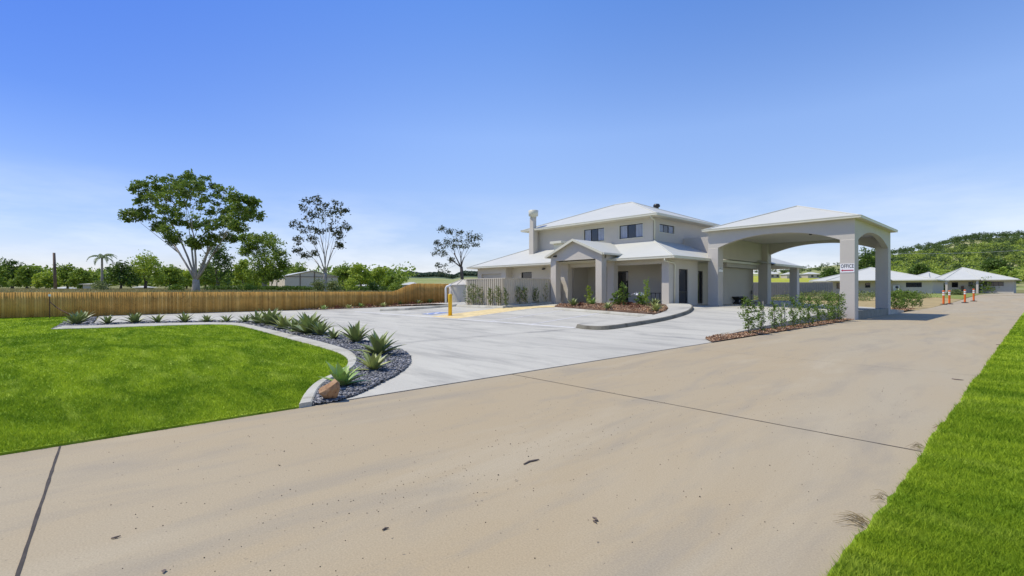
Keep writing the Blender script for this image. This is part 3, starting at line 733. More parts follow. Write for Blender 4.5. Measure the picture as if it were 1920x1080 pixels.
def gutter_ring(x0, x1, y0, y1, z, sides='fblr', g=.11, hh=.13):
    """quad gutter: outer box just outside the eave line, with rolled lip"""
    mb = MB()
    if 'f' in sides: mb.box(x0-g, x1+g, y0-g, y0, z-hh, z); mb.box(x0-g-.012, x1+g+.012, y0-g-.012, y0-g+.012, z-.02, z+.012)
    if 'b' in sides: mb.box(x0-g, x1+g, y1, y1+g, z-hh, z); mb.box(x0-g-.012, x1+g+.012, y1+g-.012, y1+g+.012, z-.02, z+.012)
    if 'r' in sides: mb.box(x1+.001, x1+g-.001, y0+.001, y1-.001, z-hh+.001, z-.001); mb.box(x1+g-.011, x1+g+.013, y0, y1, z-.019, z+.011)
    if 'l' in sides: mb.box(x0-g+.001, x0-.001, y0+.001, y1-.001, z-hh+.001, z-.001); mb.box(x0-g-.013, x0-g+.011, y0, y1, z-.019, z+.011)
    return mb
EX0, EX1, EY0, EY1, EZ, SL = -32.1, -13.6, 24.5, 37.0, 3.38, .415
UX0, UX1, UY0, UY1 = -27.5, -16.7, 27.5, 36.8          # upper storey walls
UEX0, UEX1, UEY0, UEY1, UEZ = -28.1, -16.1, 26.9, 37.3, 6.28
WY = 27.5                                               # recessed ground floor wall
# walls
part('wall', merge(wall_open(UX0, UX1, 3.2, UEZ-.1, [(-22.31, -20.5, 4.95, 5.85), (-19.24, -17.43, 4.95, 5.85)], UY0, 'Y')), M['wall'], label='upper storey front wall')
part('wall', merge(wall_open(UY0+.2, UY1, 3.2, UEZ-.1, [(28.3, 30.2, 5.28, 5.81)], UX1, 'X')), M['wall'], label='upper storey side wall')
for q in ((UX0, UX0+.2, UY0+.2, UY1, 3.2, UEZ-.1), (UX0+.2, UX1-.2, UY1-.2, UY1, 3.2, UEZ-.1)): part('wall', MB().box(*q), M['wall'])
b = MB(); b.box(UX1+.003, -13.7, 31.4, 36.4, 3.0, 5.05); part('wall', b, M['wallg'], label='upper wing wall beside the canopy')
part('wall', merge(wall_open(-28.0, -14.25, 0, 3.3, [(-19.46, -18.53, .6, 2.76)], WY, 'Y')), M['wall'], label='recessed ground floor front wall')
part('wall', merge(wall_open(-31.5, -28.0, 0, 3.3, [(-31.0, -28.55, .2, 2.8)], 25.0, 'Y')), M['wall'], label='garage front wall')
for q in ((-31.5, -31.3, 25.2, 36.5, 0, 3.3), (-28.2, -28.0, 25.2, 25.7, 0, 3.3)): part('wall', MB().box(*q), M['wall'])
part('wall', merge(wall_open(-28.0, -22.1, 0, 3.3, [(-27.0, -25.85, 2.2, 2.86)], 25.7, 'Y')), M['wall'], label='wall with small high window')
b = MB(); b.box(-22.1, -21.9, 25.9, WY, 0, 3.3); part('wall', b, M['wall'])
part('wall', merge(wall_open(25.4, 28.5, 0, 3.28, [(26.2, 27.3, .62, 2.72)], -14.2, 'X')), M['wall'], label='side wall with tall glass door')
b = MB(); b.box(-14.95, -14.4, 28.3, 28.5, 0, 3.28); part('wall', b, M['wall'])
part('wall', merge(wall_open(28.5, 31.3, 0, 3.28, [(28.75, 30.3, .62, 2.72)], -14.75, 'X')), M['wall'])
b = MB(); b.box(-14.9, -14.15, 31.3, 36.9, 0, 3.27); part('wall', b, M['wall'], label='wall beside the canopy drive')
b = MB(); b.box(-31.3, -14.9, 36.7, 36.9, 0, 3.27); part('wall', b, M['wall'])
# veranda corner column, entry columns
for cx0, cx1, cy0, cy1, zt in ((-14.58, -14.13, 24.95, 25.4, 3.27), (-21.95, -21.49, 23.6, 24.08, 3.42), (-18.24, -17.78, 23.6, 24.08, 3.42), (-22.08, -21.45, 24.75, 25.2, 3.27), (-18.22, -17.74, 24.75, 25.2, 3.27)):
    b = MB(); b.box(cx0, cx1, cy0, cy1, 0, zt); part('column', b, M['wall'])
# beams
for q in ((-17.74, -14.58, 25.0, 25.35, 3.0, 3.272), (-21.45, -18.22, 25.0, 25.35, 3.0, 3.272)): part('beam', MB().box(*q), M['wall'])
# entry gable
gx0, gx1, gy0, gz, gm, gr = -22.2, -17.55, 23.4, 3.72, -19.87, 4.70
sg = (gr-gz)/(gm-gx0)
b = MB(); zz = 3.40; q0, q1 = -21.95, -17.78
prof = [(q0, zz), (q1, zz), (q1, gr-(q1-gm)*sg-.05), (gm, gr-.05), (q0, gr-(gm-q0)*sg-.05)]
n = len(prof); b.add([(x, 23.62, z) for x, z in prof]+[(x, 23.9, z) for x, z in prof], [tuple(range(n)), tuple(range(n, 2*n))[::-1]]+[(i, (i+1) % n, (i+1) % n+n, i+n) for i in range(n)])
part('gable_wall', b, M['wallg'])
b = MB(); b.box(q0+.03, q1-.03, 23.9, 27.5, 3.3, 3.34); part('porch_ceiling', b, M['soffit'])
for q in ((q0, q0+.2, 24.08, 25.5, 3.34, 3.72), (q1-.2, q1, 24.08, 25.5, 3.34, 3.72)): part('beam', MB().box(*q), M['wallg'])
b = MB(); yb = 27.5
for s in (0, 1):
    xa = gx0 if s == 0 else gx1; v0 = [(xa, gy0, gz), (gm, gy0, gr), (gm, yb, gr), (xa, yb, gz)]; v1 = [(x, y, z-.05) for x, y, z in v0]
    b.add(v0+v1, [(0, 1, 2, 3), (7, 6, 5, 4), (0, 1, 5, 4), (1, 2, 6, 5), (2, 3, 7, 6), (3, 0, 4, 7)])
groof = part('roof', b, M['roof'], label='gabled roof over the entry')
b = MB()
for xa in (gx0, gx1):
    v0 = [(xa, gy0-.02, gz+.03), (gm, gy0-.02, gr+.03), (gm, gy0-.02, gr-.13), (xa, gy0-.02, gz-.13)]; b.add(v0+[(x, y-.03, z) for x, y, z in v0], [(0, 1, 2, 3), (4, 5, 6, 7), (0, 1, 5, 4), (1, 2, 6, 5), (2, 3, 7, 6), (3, 0, 4, 7)])
sub('bargeboard', b, M['trim'], groof)
for q in ((gx1+.002, gx1+.11, gy0-.02, 26.1, gz-.11, gz+.005), (gx0-.11, gx0-.002, gy0-.02, 26.1, gz-.11, gz+.005)): sub('gutter', MB().box(*q), M['trim'], groof)
# small sensor lights
for lx, ly, lz in ((-21.6, 23.52, 3.72), (-24.6, 25.55, 3.05)):
    b = MB(); b.tube([(lx, ly+.1, lz), (lx, ly-.02, lz-.03)], .05, 10); b.tube([(lx+.13, ly+.1, lz), (lx+.13, ly-.02, lz-.03)], .05, 10); b.box(lx-.06, lx+.19, ly+.09, ly+.12, lz-.05, lz+.05); part('security_light', b, M['dark'])
# ground floor roof
low = part('roof', hip_frustum(EX0, EX1, EY0, EY1, EZ, 4.65, SL), M['roof'], label='lower hipped roof around the upper storey')
c = 4.65; hz = EZ+c*SL
for q in (((EX0, EY0, EZ), (EX0+c, EY0+c, hz)), ((EX1, EY0, EZ), (EX1-c, EY0+c, hz))): sub('ridge_cap', caps([q]), M['roof'], low)
sub('gutter', gutter_ring(EX0, EX1, EY0, EY1, EZ+.01, 'flr'), M['trim'], low)
b = MB(); b.box(EX0, EX1, EY0, EY1, EZ-.13, EZ-.09); sub('soffit', b, M['soffit'], low)
# upper roof
um, ua, ub, uz = hip(UEX0, UEX1, UEY0, UEY1, UEZ, .385)
up = part('roof', um, M['roof'], label='upper hipped roof')
sub('ridge_cap', caps([((UEX0, UEY0, UEZ), ua), ((UEX1, UEY0, UEZ), ub), ((UEX1, UEY1, UEZ), ub), ((UEX0, UEY1, UEZ), ua), (ua, ub)]), M['roof'], up)
sub('gutter', gutter_ring(UEX0, UEX1, UEY0, UEY1, UEZ+.01), M['trim'], up)
b = MB(); b.box(UEX0, UEX1, UEY0, UEY1, UEZ-.13, UEZ-.09); sub('soffit', b, M['soffit'], up)
# windows and doors
window(-22.31, -20.5, 4.95, 5.85, UY0, 'Y'); window(-19.24, -17.43, 4.95, 5.85, UY0, 'Y')
window(28.3, 30.2, 5.28, 5.81, UX1, 'X'); window(-27.0, -25.85, 2.2, 2.86, 25.7, 'Y', 1, blinds=False, sill=False)
d = window(-19.46, -18.53, .6, 2.76, WY, 'Y', 1, 'front_door', False, .07, sill=False)
b = MB(); b.tube([(-18.68, WY+.07, 1.5), (-18.68, WY+.02, 1.5), (-18.68, WY+.02, 1.95), (-18.68, WY+.07, 1.95)], .014, 8); sub('handle', b, M['tank'], d)
d = window(26.2, 27.3, .62, 2.72, -14.2, 'X', 1, 'glass_door', False, .05, sill=False)
b = MB(); b.box(-14.275, -14.235, 26.28, 27.22, 1.35, 1.41); sub('rail', b, M['dark'], d)
window(28.75, 30.3, .62, 2.72, -14.75, 'X', 1, 'window', False, .05, sill=False)
b = MB()
for k in range(26): b.box(-31.0, -28.55, 25.12+(.012 if k % 2 else 0), 25.16+(.012 if k % 2 else 0), .2+k*.1, .3+k*.1-.004)
part('roller_door', b, M['cfence'])
# downpipes
b = MB(); b.tube([(-14.1, 24.44, 3.24), (-14.1, 24.44, 3.12), (-14.03, 25.35, 3.02), (-14.05, 25.48, 2.9), (-14.1, 25.5, .55)], .045, 10); part('downpipe', b, M['trim'], True)
b = MB(); b.tube([(-16.45, 26.9, 6.15), (-16.45, 26.9, 6.03), (-16.6, 27.55, 5.95), (-16.62, 27.6, 5.8), (-16.62, 27.6, 4.72)], .045, 10); part('downpipe', b, M['trim'], True)
# kitchen flue chase, cowl and roof fittings
b = MB(); b.box(-27.18, -26.70, 26.72, 27.2, 4.2, 6.3); b.box(-27.13, -26.74, 26.75, 27.1, 6.3, 7.2); part('flue', b, M['wall'], bevel=.01)
b = MB(); b.lathe(-26.9, 26.93, [(.24, 7.18), (.24, 7.28), (.37, 7.32), (.39, 7.74), (.35, 7.76), (0, 7.76)], 20); part('flue_cowl', b, M['trim'], True)
b = MB(); b.box(-23.9, -23.1, 26.0, 26.6, 4.1, 4.82); b.box(-24.05, -22.95, 25.75, 26.85, 4.83, 5.0); part('roof_vent', b, M['trim'], bevel=.015)
b = MB(); b.lathe(-20.25, 33.9, [(.16, 7.6), (.16, 7.95), (.25, 8.0), (.27, 8.1), (.2, 8.22), (0, 8.26)], 18); part('roof_ventilator', b, M['dark'], True)
# rear veranda
VX0, VX1, VY0, VY1 = -21.5, -12.9, 37.3, 44.0
vm, va, vb, vz = hip(VX0, VX1, VY0-2, VY1, 3.38, SL)
vr = part('roof', vm, M['roof'], label='rear veranda roof'); sub('gutter', gutter_ring(VX0, VX1, VY0, VY1, 3.39, 'br'), M['trim'], vr)
b = MB(); b.box(VX0, VX1, VY0, VY1, 3.25, 3.29); sub('soffit', b, M['soffit'], vr)
for y in (42.9,):
    b = MB(); b.box(-13.65, -13.1, y, y+.55, 0, 3.26); part('column', b, M['wallg'])
b = MB(); b.box(-21.4, -13.0, 37.3, 43.9, 0, .62); part('veranda_floor', b, M['forecourt'])

# ================================================================== ENTRANCE CANOPY
can = thing('drive_through_canopy', 'large grey rendered drive through canopy on four square columns with arched beams', 'canopy', (-9.9, 32.9, 0))
def cpart(name, mb, m, parent=None, **k):
    o = mb.obj(name, m, None, **k)
    if parent is None: o.parent = can; o.location = -Vector(can.location)
    else: o.parent = parent; o.location = (0, 0, 0)
    return o
CX = (-13.66, -13.03, -6.82, -6.18); CY = (28.7, 29.38, 36.5, 37.2); SP = 4.0; TOP = 5.06
for i in (0, 2):
    for j in (0, 2):
        b = MB(); b.box(CX[i], CX[i+1], CY[j], CY[j+1], -.05, SP); cpart('column', b, M['wallg'], bevel=.012)
        b = MB(); b.box(CX[i]+.012, CX[i+1]-.012, CY[j]+.012, CY[j+1]-.012, SP, TOP); cpart('pier_head', b, M['wallg'])
def arch(a0, a1, f0, f1, axis, n=28, crown=.6):
    mb = MB(); pr = []
    for k in range(n+1):
        u = -1+2*k/n; a = a0+(a1-a0)*k/n; pr.append((a, SP+.02+crown*(1-abs(u)**2.25)))
    pts = pr+[(a1, TOP), (a0, TOP)]; m = len(pts)
    g = (lambda a, d, z: (a, d, z)) if axis == 'Y' else (lambda a, d, z: (d, a, z))
    for d in (f0, f1):
        for k in range(n):   # quads column by column keep shading clean
            (p, z0), (q, z1) = pr[k], pr[k+1]; mb.add([g(p, d, z0), g(q, d, z1), g(q, d, TOP), g(p, d, TOP)], [(0, 1, 2, 3)])
    for k in range(m):
        (p, z0), (q, z1) = pts[k], pts[(k+1) % m]; mb.add([g(p, f0, z0), g(q, f0, z1), g(q, f1, z1), g(p, f1, z0)], [(0, 1, 2, 3)])
    return merge(mb)
e = .012
cpart('arch_beam', arch(CX[1]-e, CX[2]+e, CY[0]+e, CY[0]+.3, 'Y'), M['wallg']); cpart('arch_beam', arch(CX[1]-e, CX[2]+e, CY[3]-.3, CY[3]-e, 'Y'), M['wallg'])
cpart('arch_beam', arch(CY[1]-e, CY[2]+e, CX[3]-.3, CX[3]-e, 'X'), M['wallg']); b = MB(); b.box(CX[0]+e, CX[0]+.25, CY[1]-e, CY[2]+e, 3.45, TOP); cpart('beam', b, M['wallg'])
b = MB(); b.box(CX[0]+.3, CX[3]-.3, CY[0]+.3, CY[3]-.3, 4.78, 4.82); cpart('ceiling', b, M['soffit'])
b = MB(); b.lathe(-9.0, 31.8, [(0, 4.78), (.09, 4.78), (.09, 4.72), (.06, 4.69), (0, 4.68)], 14); cpart('ceiling_light', b, M['dark'])
px0, px1, py0, py1, pz = -13.8, -5.98, 28.5, 37.38, 5.14
cm, ca_, cb_, cz = hip(px0, px1, py0, py1, pz, .36)
cr = cpart('roof', cm, M['roof'])
cpart('ridge_cap', caps([((px0, py0, pz), ca_), ((px1, py0, pz), ca_), ((px1, py1, pz), cb_), ((px0, py1, pz), cb_), (ca_, cb_)]), M['roof'], cr)
cpart('gutter', gutter_ring(px0, px1, py0, py1, pz+.01, g=.10, hh=.12), M['trim'], cr)
b = MB(); b.box(px0, px1, py0, CY[0]+e, pz-.1, pz-.075); b.box(px0, px1, CY[3]-e, py1, pz-.1, pz-.075); b.box(CX[3]-e, px1, CY[0], CY[3], pz-.1, pz-.075); b.box(px0, CX[0]+e, CY[0], CY[3], pz-.1, pz-.075); cpart('soffit', b, M['soffit'], cr)
# raised slab face
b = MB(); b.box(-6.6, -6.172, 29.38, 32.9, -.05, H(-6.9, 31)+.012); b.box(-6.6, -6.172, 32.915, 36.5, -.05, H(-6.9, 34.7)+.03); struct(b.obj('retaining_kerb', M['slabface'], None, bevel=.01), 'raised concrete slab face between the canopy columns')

# signs
def text_mesh(txt, size, m, ext=.003):
    cu = bpy.data.curves.new('t', 'FONT'); cu.body = txt; cu.size = size; cu.align_x = 'CENTER'; cu.align_y = 'CENTER'; cu.extrude = ext; cu.offset = .018*size; cu.space_character = 1.12
    o = bpy.data.objects.new('t', cu); COL.objects.link(o); dg = bpy.context.evaluated_depsgraph_get(); me = bpy.data.meshes.new_from_object(o.evaluated_get(dg)); bpy.data.objects.remove(o); me.materials.clear(); me.materials.append(m); return me
def office_sign(loc, rz, w, h, label, arrow=True):
    s = thing('office_sign', label, 'sign', loc); s.rotation_euler = (0, 0, rz)     # local: x right, -y out, z up
    b = MB(); b.box(-w/2, w/2, -.012, 0, -h/2, h/2); local(b.obj('sign_panel', M['signw'], None, bevel=.002), s)
    me = text_mesh('OFFICE', h*.52, M['black']); me.transform(Matrix.Rotation(R(90), 4, 'X'))
    xs = [v.co.x for v in me.vertices]; k = w*.9/(max(xs)-min(xs)); me.transform(Matrix.Diagonal((k, 1, 1.12, 1)))
    o = link('lettering', me); local(o, s); o.location = (0, -.013, h*.2)
    if arrow:
        b = MB(); z = -h*.26; t = h*.055; hh = h*.15
        pts = [(-w*.44, z), (-w*.3, z+hh), (-w*.33, z+t), (w*.43, z+t), (w*.43, z-t), (-w*.33, z-t), (-w*.3, z-hh)]; n = len(pts)
        b.add([(x, -.0125, q) for x, q in pts]+[(x, -.0175, q) for x, q in pts], [tuple(range(n, 2*n))]+[(i, (i+1) % n, (i+1) % n+n, i+n) for i in range(n)])
        local(b.obj('arrow', M['red']), s)
    return s
office_sign((-6.5, 28.695, 2.58), 0, .6, .44, 'white OFFICE sign with crimson left arrow on the nearest canopy column')
office_sign((-13.025, 29.04, 2.72), R(90), .55, .27, 'small white OFFICE plate on the canopy column beside the building', False)

# bench inside, tap
bench = thing('garden_bench', 'low black bench with hourglass legs against the office wall', 'bench', (-13.9, 33.95, .55))
for y in (33.45, 34.45):
    b = MB(); pr = [(.26, 0), (.12, .2), (.26, .42)]
    b.add([(-13.9+s*w, y+q, .55+z) for z_, (w, z) in enumerate(pr) for s in (-1, 1) for q in (-.06, .06)], [(0, 2, 6, 4), (4, 6, 10, 8), (1, 5, 7, 3), (5, 9, 11, 7), (0, 4, 5, 1), (4, 8, 9, 5), (2, 3, 7, 6), (6, 7, 11, 10), (8, 10, 11, 9), (0, 1, 3, 2)])
    link('leg', b.mesh('leg', M['bench']), bench)
b = MB(); b.box(-14.13, -13.66, 33.2, 34.7, .97, 1.05); link('seat', b.mesh('seat', M['bench'], bevel=.01), bench)
b = MB(); b.tube([(-14.0, 36.1, .5), (-14.0, 36.1, 1.35), (-14.0, 36.18, 1.45), (-14.0, 36.28, 1.4), (-14.0, 36.28, 1.2)], .025, 8); tag(b.obj('standpipe', M['dark'], None, True), 'thin dark hooked pipe rising beside the wall under the canopy', 'pipe')
# outdoor chair and meter seen in the veranda
st = thing('veranda_table', 'small dark table on the front veranda behind the garden bed', 'table', (-16.0, 26.4, .6))
b = MB(); b.box(-16.35, -15.65, 26.1, 26.7, 1.28, 1.32); link('tabletop', b.mesh('tabletop', M['dark']), st)
for dx in (-.3, .3):
    for dy in (-.25, .25):
        b = MB(); b.tube([(-16+dx, 26.4+dy, .6), (-16+dx, 26.4+dy, 1.28)], .02, 6); link('leg', b.mesh('leg', M['dark']), st)

# ================================================================== FENCES, TANK, BOLLARD
def corr(mb, a, b, z0f, z1, pitch=.125, amp=.035):
    a = Vector(a); b = Vector(b); t = (b-a).normalized(); nn = Vector((t.y, -t.x)); L = (b-a).length; s = 0; pts = []
    k = 0
    while s < L:
        for ds, off in ((0, 0), (.35*pitch, 0), (.5*pitch, amp), (.85*pitch, amp)):
            if s+ds <= L: pts.append((s+ds, off))
        s += pitch
    pts.append((L, 0)); base = len(mb.v)
    for s, o in pts:
        p = a+t*s+nn*o; z0 = z0f(p.x, p.y); mb.v += [(p.x, p.y, z0), (p.x, p.y, z1)]
    for i in range(len(pts)-1): q = base+2*i; mb.f.append((q, q+2, q+3, q+1))
sf = thing('steel_fence', 'beige ribbed steel screen fence wrapping the corner beside the entry porch', 'fence', (-22.1, 19.7, 0))
SFP = [(-26.0, 19.75), (-22.1, 19.65), (-22.1, 25.6)]
b = MB(); corr(b, SFP[0], SFP[1], lambda x, y: H(x, y)+.1, 2.2, .2, .10); link('fence_panel', b.mesh('fence_panel', M['cfence']), sf)
b = MB(); corr(b, SFP[1], SFP[2], lambda x, y: H(x, y)+.1, 2.2, .2, .05); link('fence_panel', b.mesh('fence_panel', M['cfence']), sf)
b = MB(); b.box(-26.0, -22.03, 19.60, 19.80, 2.19, 2.24); b.box(-22.16, -22.04, 19.8, 23.6, 2.19, 2.24); link('top_rail', b.mesh('top_rail', M['cfence']), sf)
for x, y in ((-26.0, 19.72), (-22.1, 19.72)):
    b = MB(); b.box(x-.05, x+.05, y-.05, y+.05, .2, 2.235); link('fence_post', b.mesh('fence_post', M['cfence']), sf)
kl = [GH(855, 574.5), (-26, 19.25), (-21.65, 19.1), (-21.65, 23.5)]
kerb('kerb', kl, .42, .14, H, M['kerb'], -.2, 'low concrete kerb round the steel fence', side=1)

def timber_fence():
    pth = [(-34.4, -30.0), (-36.0, -2.6), (-38.2, 19.1), (-38.75, 24.3), (-39.1, 29.5)]
    p = np.array(pth); d = np.r_[0, np.cumsum(np.hypot(*np.diff(p, axis=0).T))]
    tf = thing('timber_fence', 'long brown timber paling fence along the far side of the lawn and forecourt', 'fence', (-37, 8, 0))
    v = []; f = []; s = 0; rl = MB(); q = np.array([(0, 3, 2, 1), (4, 5, 6, 7), (0, 1, 5, 4), (1, 2, 6, 5), (2, 3, 7, 6), (3, 0, 4, 7)])
    while s < d[-1]-.1:
        x = np.interp(s, d, p[:, 0]); y = np.interp(s, d, p[:, 1]); x2 = np.interp(s+.1, d, p[:, 0]); y2 = np.interp(s+.1, d, p[:, 1])
        w = .102; t = np.array([x2-x, y2-y]); t /= np.linalg.norm(t); n = np.array([t[1], -t[0]])
        top = 1.36+.0*y+float(sst(20.6, 23.4, y))*.76+random.uniform(-.012, .012); bot = H(max(x, -38), y)-.15; o = random.uniform(0, .008)+(0.006 if int(s/.1) % 2 else 0)
        a = np.array([x, y])+n*o; c = a+t*(w-.004)
        k = len(v)
        for zz in (bot, top):
            for e in (a, c, c-n*.018, a-n*.018): v.append((e[0], e[1], zz))
        f += [tuple(i+k for i in r) for r in q]; s += .1
    cols = [(.56, .29, .058), (.72, .39, .085), (.64, .34, .072), (.84, .49, .13), (.50, .265, .057), (.76, .44, .105)]
    m = island('timber_palings', cols, .85, 2.2, .3)
    nt = m.node_tree; bs = nt.nodes['Principled BSDF']; src = bs.inputs['Base Color'].links[0].from_socket
    st_ = ramp(nt, noise(nt, 1.5, 5, .7, (1, 1, 1.2), 0, 1.5), .58, .72); col = mixc(nt, st_, src, mixc(nt, 1.0, src, (.62, .55, .5), 'MULTIPLY')); nt.links.new(col, bs.inputs['Base Color'])
    link('palings', mesh_np('palings', v, f, m), tf)
    b = MB()
    for zr in (.35, 1.1):
        pts = [(np.interp(s, d, p[:, 0])-.06, np.interp(s, d, p[:, 1]), zr) for s in np.linspace(0, d[-1], 14)]; b.tube(pts, .045, 4)
    link('rail', b.mesh('rail', M['pole']), tf)
timber_fence()
# planting strip along the fence with kerb
fb_front = [GH(*p) for p in [(590, 583.5), (650, 581.5), (712, 580)]]
FY = [(-36.9, 13.5), (-36.7, 18.5), (-36.4, 20.2)]
strip_poly = [(-36.9, 13.6), (-36.5, 18.2), (-36.4, 19.6), (-31.5, 20.2), (-31.0, 24.6), (-33, 27.0), (-38.7, 27), (-38.3, 21), (-37.9, 16), (-37.6, 12.6)]
struct(sheet('garden_bed', strip_poly, H, M['earth'], .05, .8, .2), 'brown mulched planting strip along the timber fence')
chips('bark_mulch', strip_poly, H, 3500, .16, 'brown bark mulch along the timber fence', .05, .05)
kerb('kerb', [GH(712, 583.5), GH(760, 581.6), GH(810, 578.2), GH(855, 574.5)], .4, .15, H, M['kerb'], -.2, 'concrete kerb in front of the fence planting', side=1)
struct(sheet('path', [(-36.0, 19.5), (-26, 19.75), (-26, 24.9), (-31.5, 24.9), (-31.5, 21)], H, M['forecourt'], .12, .8), 'concrete pad under the water tank')

tk = thing('water_tank', 'round cream corrugated steel water tank with shallow cone roof', 'water tank', (-31.1, 23.2, .5)); tx, ty = -31.1, 23.2
pr = []; zt = 1.9
for k in range(73):
    z = .45+(zt-.45)*k/72; pr.append((1.13+.014*math.sin(k/72*math.pi*2*18), z))
b = MB(); b.lathe(tx, ty, pr, 40); link('tank_wall', b.mesh('tank_wall', M['tank'], True), tk)
b = MB(); b.lathe(tx, ty, [(1.17, 1.86), (1.17, 1.92), (.2, 2.3), (.2, 2.34), (0, 2.35)], 40); rf = link('tank_roof', b.mesh('tank_roof', M['tank']), tk)
b = MB()
for k in range(10):
    a = k*math.pi/5+.2; b.tube([(tx+1.15*math.cos(a), ty+1.15*math.sin(a), 1.945), (tx+.22*math.cos(a), ty+.22*math.sin(a), 2.315)], .025, 5)
o = b.obj('roof_rib', M['tank']); o.parent = rf
b = MB(); ppx = P(836, 540, 37.2); b.tube([(ppx.x, ppx.y, .4), (ppx.x, ppx.y, 1.62), (ppx.x+.03, ppx.y+.05, 1.76), (ppx.x+.2, ppx.y+.25, 1.84), (tx-.5, ty-.75, 1.9)], .085, 10)
link('inlet_pipe', b.mesh('inlet_pipe', M['white'], True), tk)
b = MB(); q0 = P(843, 538, 36.0); q1 = P(848, 553, 35.6); b.tube([q0, q1], .05, 8); link('overflow_pipe', b.mesh('overflow_pipe', M['shed'], True), tk)

bx_, by_ = GH(844, 592); bz_ = H(bx_, by_)
bo = thing('bollard', 'bright yellow steel bollard beside the blue accessible bay mark', 'bollard', (bx_, by_, bz_))
b = MB(); b.lathe(bx_, by_, [(0, bz_-.02), (.105, bz_-.02), (.105, bz_+1.14), (.10, bz_+1.16), (.06, bz_+1.18), (0, bz_+1.185)], 24); link('post', b.mesh('post', M['yellow'], True), bo)
b = MB(); b.lathe(bx_, by_, [(.15, bz_+.0), (.15, bz_+.012), (.107, bz_+.014)], 24); link('base_plate', b.mesh('base_plate', M['yellow']), bo)

# orange delineator posts
def delineator(px, py, label, Hh):
    x, y = G(px, py, lambda a, c: RZ(c)); z = RZ(y); t = thing('delineator_post', label, 'delineator', (x, y, z), 'orange delineator posts beside the driveway')
    b = MB(); b.lathe(x, y, [(.28, z), (.28, z+.05), (.12, z+.09), (0, z+.09)], 8); link('base', b.mesh('base', M['rubber']), t)
    b = MB(); b.lathe(x, y, [(.085, z+.08), (.085, z+Hh-.1), (.10, z+Hh-.08), (.10, z+Hh-.02), (.04, z+Hh), (0, z+Hh)], 14); link('post', b.mesh('post', M['orange'], True), t)
    b = MB(); b.lathe(x, y, [(.09, z+Hh*.66), (.09, z+Hh*.76)], 14); b.lathe(x, y, [(.09, z+Hh*.80), (.09, z+Hh*.90)], 14); link('reflective_band', b.mesh('reflective_band', M['white'], True), t)
delineator(1769.5, 571.3, 'orange delineator post nearest the canopy, left one of the close pair', 1.36)
delineator(1780.5, 570.3, 'orange delineator post, right one of the close pair', 1.34)
delineator(1809.5, 568, 'orange delineator post third from the canopy standing by itself', 1.36)
delineator(1826, 565, 'orange delineator post farthest up the driveway', 1.36)

# ================================================================== PARKING ISLAND + BEDS
isl = [(1080, 615), (1100, 618.3), (1141, 618.3), (1200, 610), (1250, 601), (1283, 591.7), (1297, 585), (1300.5, 578), (1293, 573.5)]
outer = smooth_line([GH(*p) for p in isl], 60)
inner = smooth_line([GH(*p) for p in [(1092, 611.5), (1150, 605.5), (1222, 597.5)]], 14)
joinr = [GH(1238, 593), GH(1250, 588), GH(1254, 583), GH(1249, 577), GH(1256, 574)]
def inset(L, w):
    out = []
    for i, p in enumerate(L):
        a = Vector(L[max(i-1, 0)]); c = Vector(L[min(i+1, len(L)-1)]); t = (c-a).normalized(); out.append((p[0]-t.y*w, p[1]+t.x*w))
    return out
ipoly = inset(outer, .105)+joinr[::-1]+inner[::-1]
def island_():
    fn = lambda x, y: H(x, y)
    struct(sheet('parking_island', ipoly, fn, M['forecourt'], .145, .6, .2, edge=.3), 'raised curved concrete island and footpath in front of the office')
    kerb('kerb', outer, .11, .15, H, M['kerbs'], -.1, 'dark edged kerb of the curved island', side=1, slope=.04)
island_()
mul_front = [GH(*p) for p in [(1040, 577.5), (1075, 580.2), (1120, 583.6), (1170, 587.3), (1215, 590.5), (1236, 590.8), (1248, 586), (1252, 581)]]
mulch_poly = mul_front+[GH(1247, 575.5), (-15.2, 24.2), (-17.6, 23.4), (-19.8, 22.2)]
struct(sheet('garden_bed', mulch_poly, H, M['earth'], .11, .5, .15), 'mulched garden bed in front of the entry')
chips('bark_mulch', mulch_poly, H, 9000, .075, 'orange brown bark mulch in the entry garden bed', .11, .05)
kerb('kerb', [(p[0], p[1]) for p in smooth_line([GH(*p) for p in [(1038, 580.5), (1075, 583.5), (1120, 587.3), (1170, 591.5), (1222, 595.5)]], 30)], .17, .13, H, M['kerb'], -.1, 'pale kerb along the front of the entry garden bed', side=1)
# hedge beds along the driveway
hb = [(-6.16, 13.2), (-6.16, 28.6), (-6.92, 28.6), (-6.95, 15.0), (-6.75, 14.0)]
struct(sheet('garden_bed', hb, lambda x, y: 0, M['earth'], .03, .4), 'narrow mulched bed along the driveway edge')
chips('bark_mulch', hb, lambda x, y: 0, 9000, .05, 'brown bark mulch under the hedge shrubs', .03, .035)
hb2 = [(-6.25, 37.3), (-6.25, 46.5), (-7.4, 46.5), (-7.6, 37.3)]
struct(sheet('garden_bed', hb2, lambda x, y: 0.04, M['earth'], .05, .5), 'mulched bed beyond the canopy')
chips('bark_mulch', hb2, lambda x, y: .04, 3500, .09, 'brown bark mulch beyond the canopy', .05, .06)
b = MB(); n = 30
for i in range(n+1):
    y = 14.7+(28.7-14.7)*i/n; z = H(EDGE, y)+.006; b.v += [(-6.93, y, -.05), (-6.93, y, z+.0), (-7.05, y, z+.0)]
    if i: k = 3*i-3; b.f += [(k, k+3, k+4, k+1), (k+1, k+4, k+5, k+2)]
struct(b.obj('retaining_kerb', M['kerb']), 'low concrete retaining edge behind the hedge shrubs')

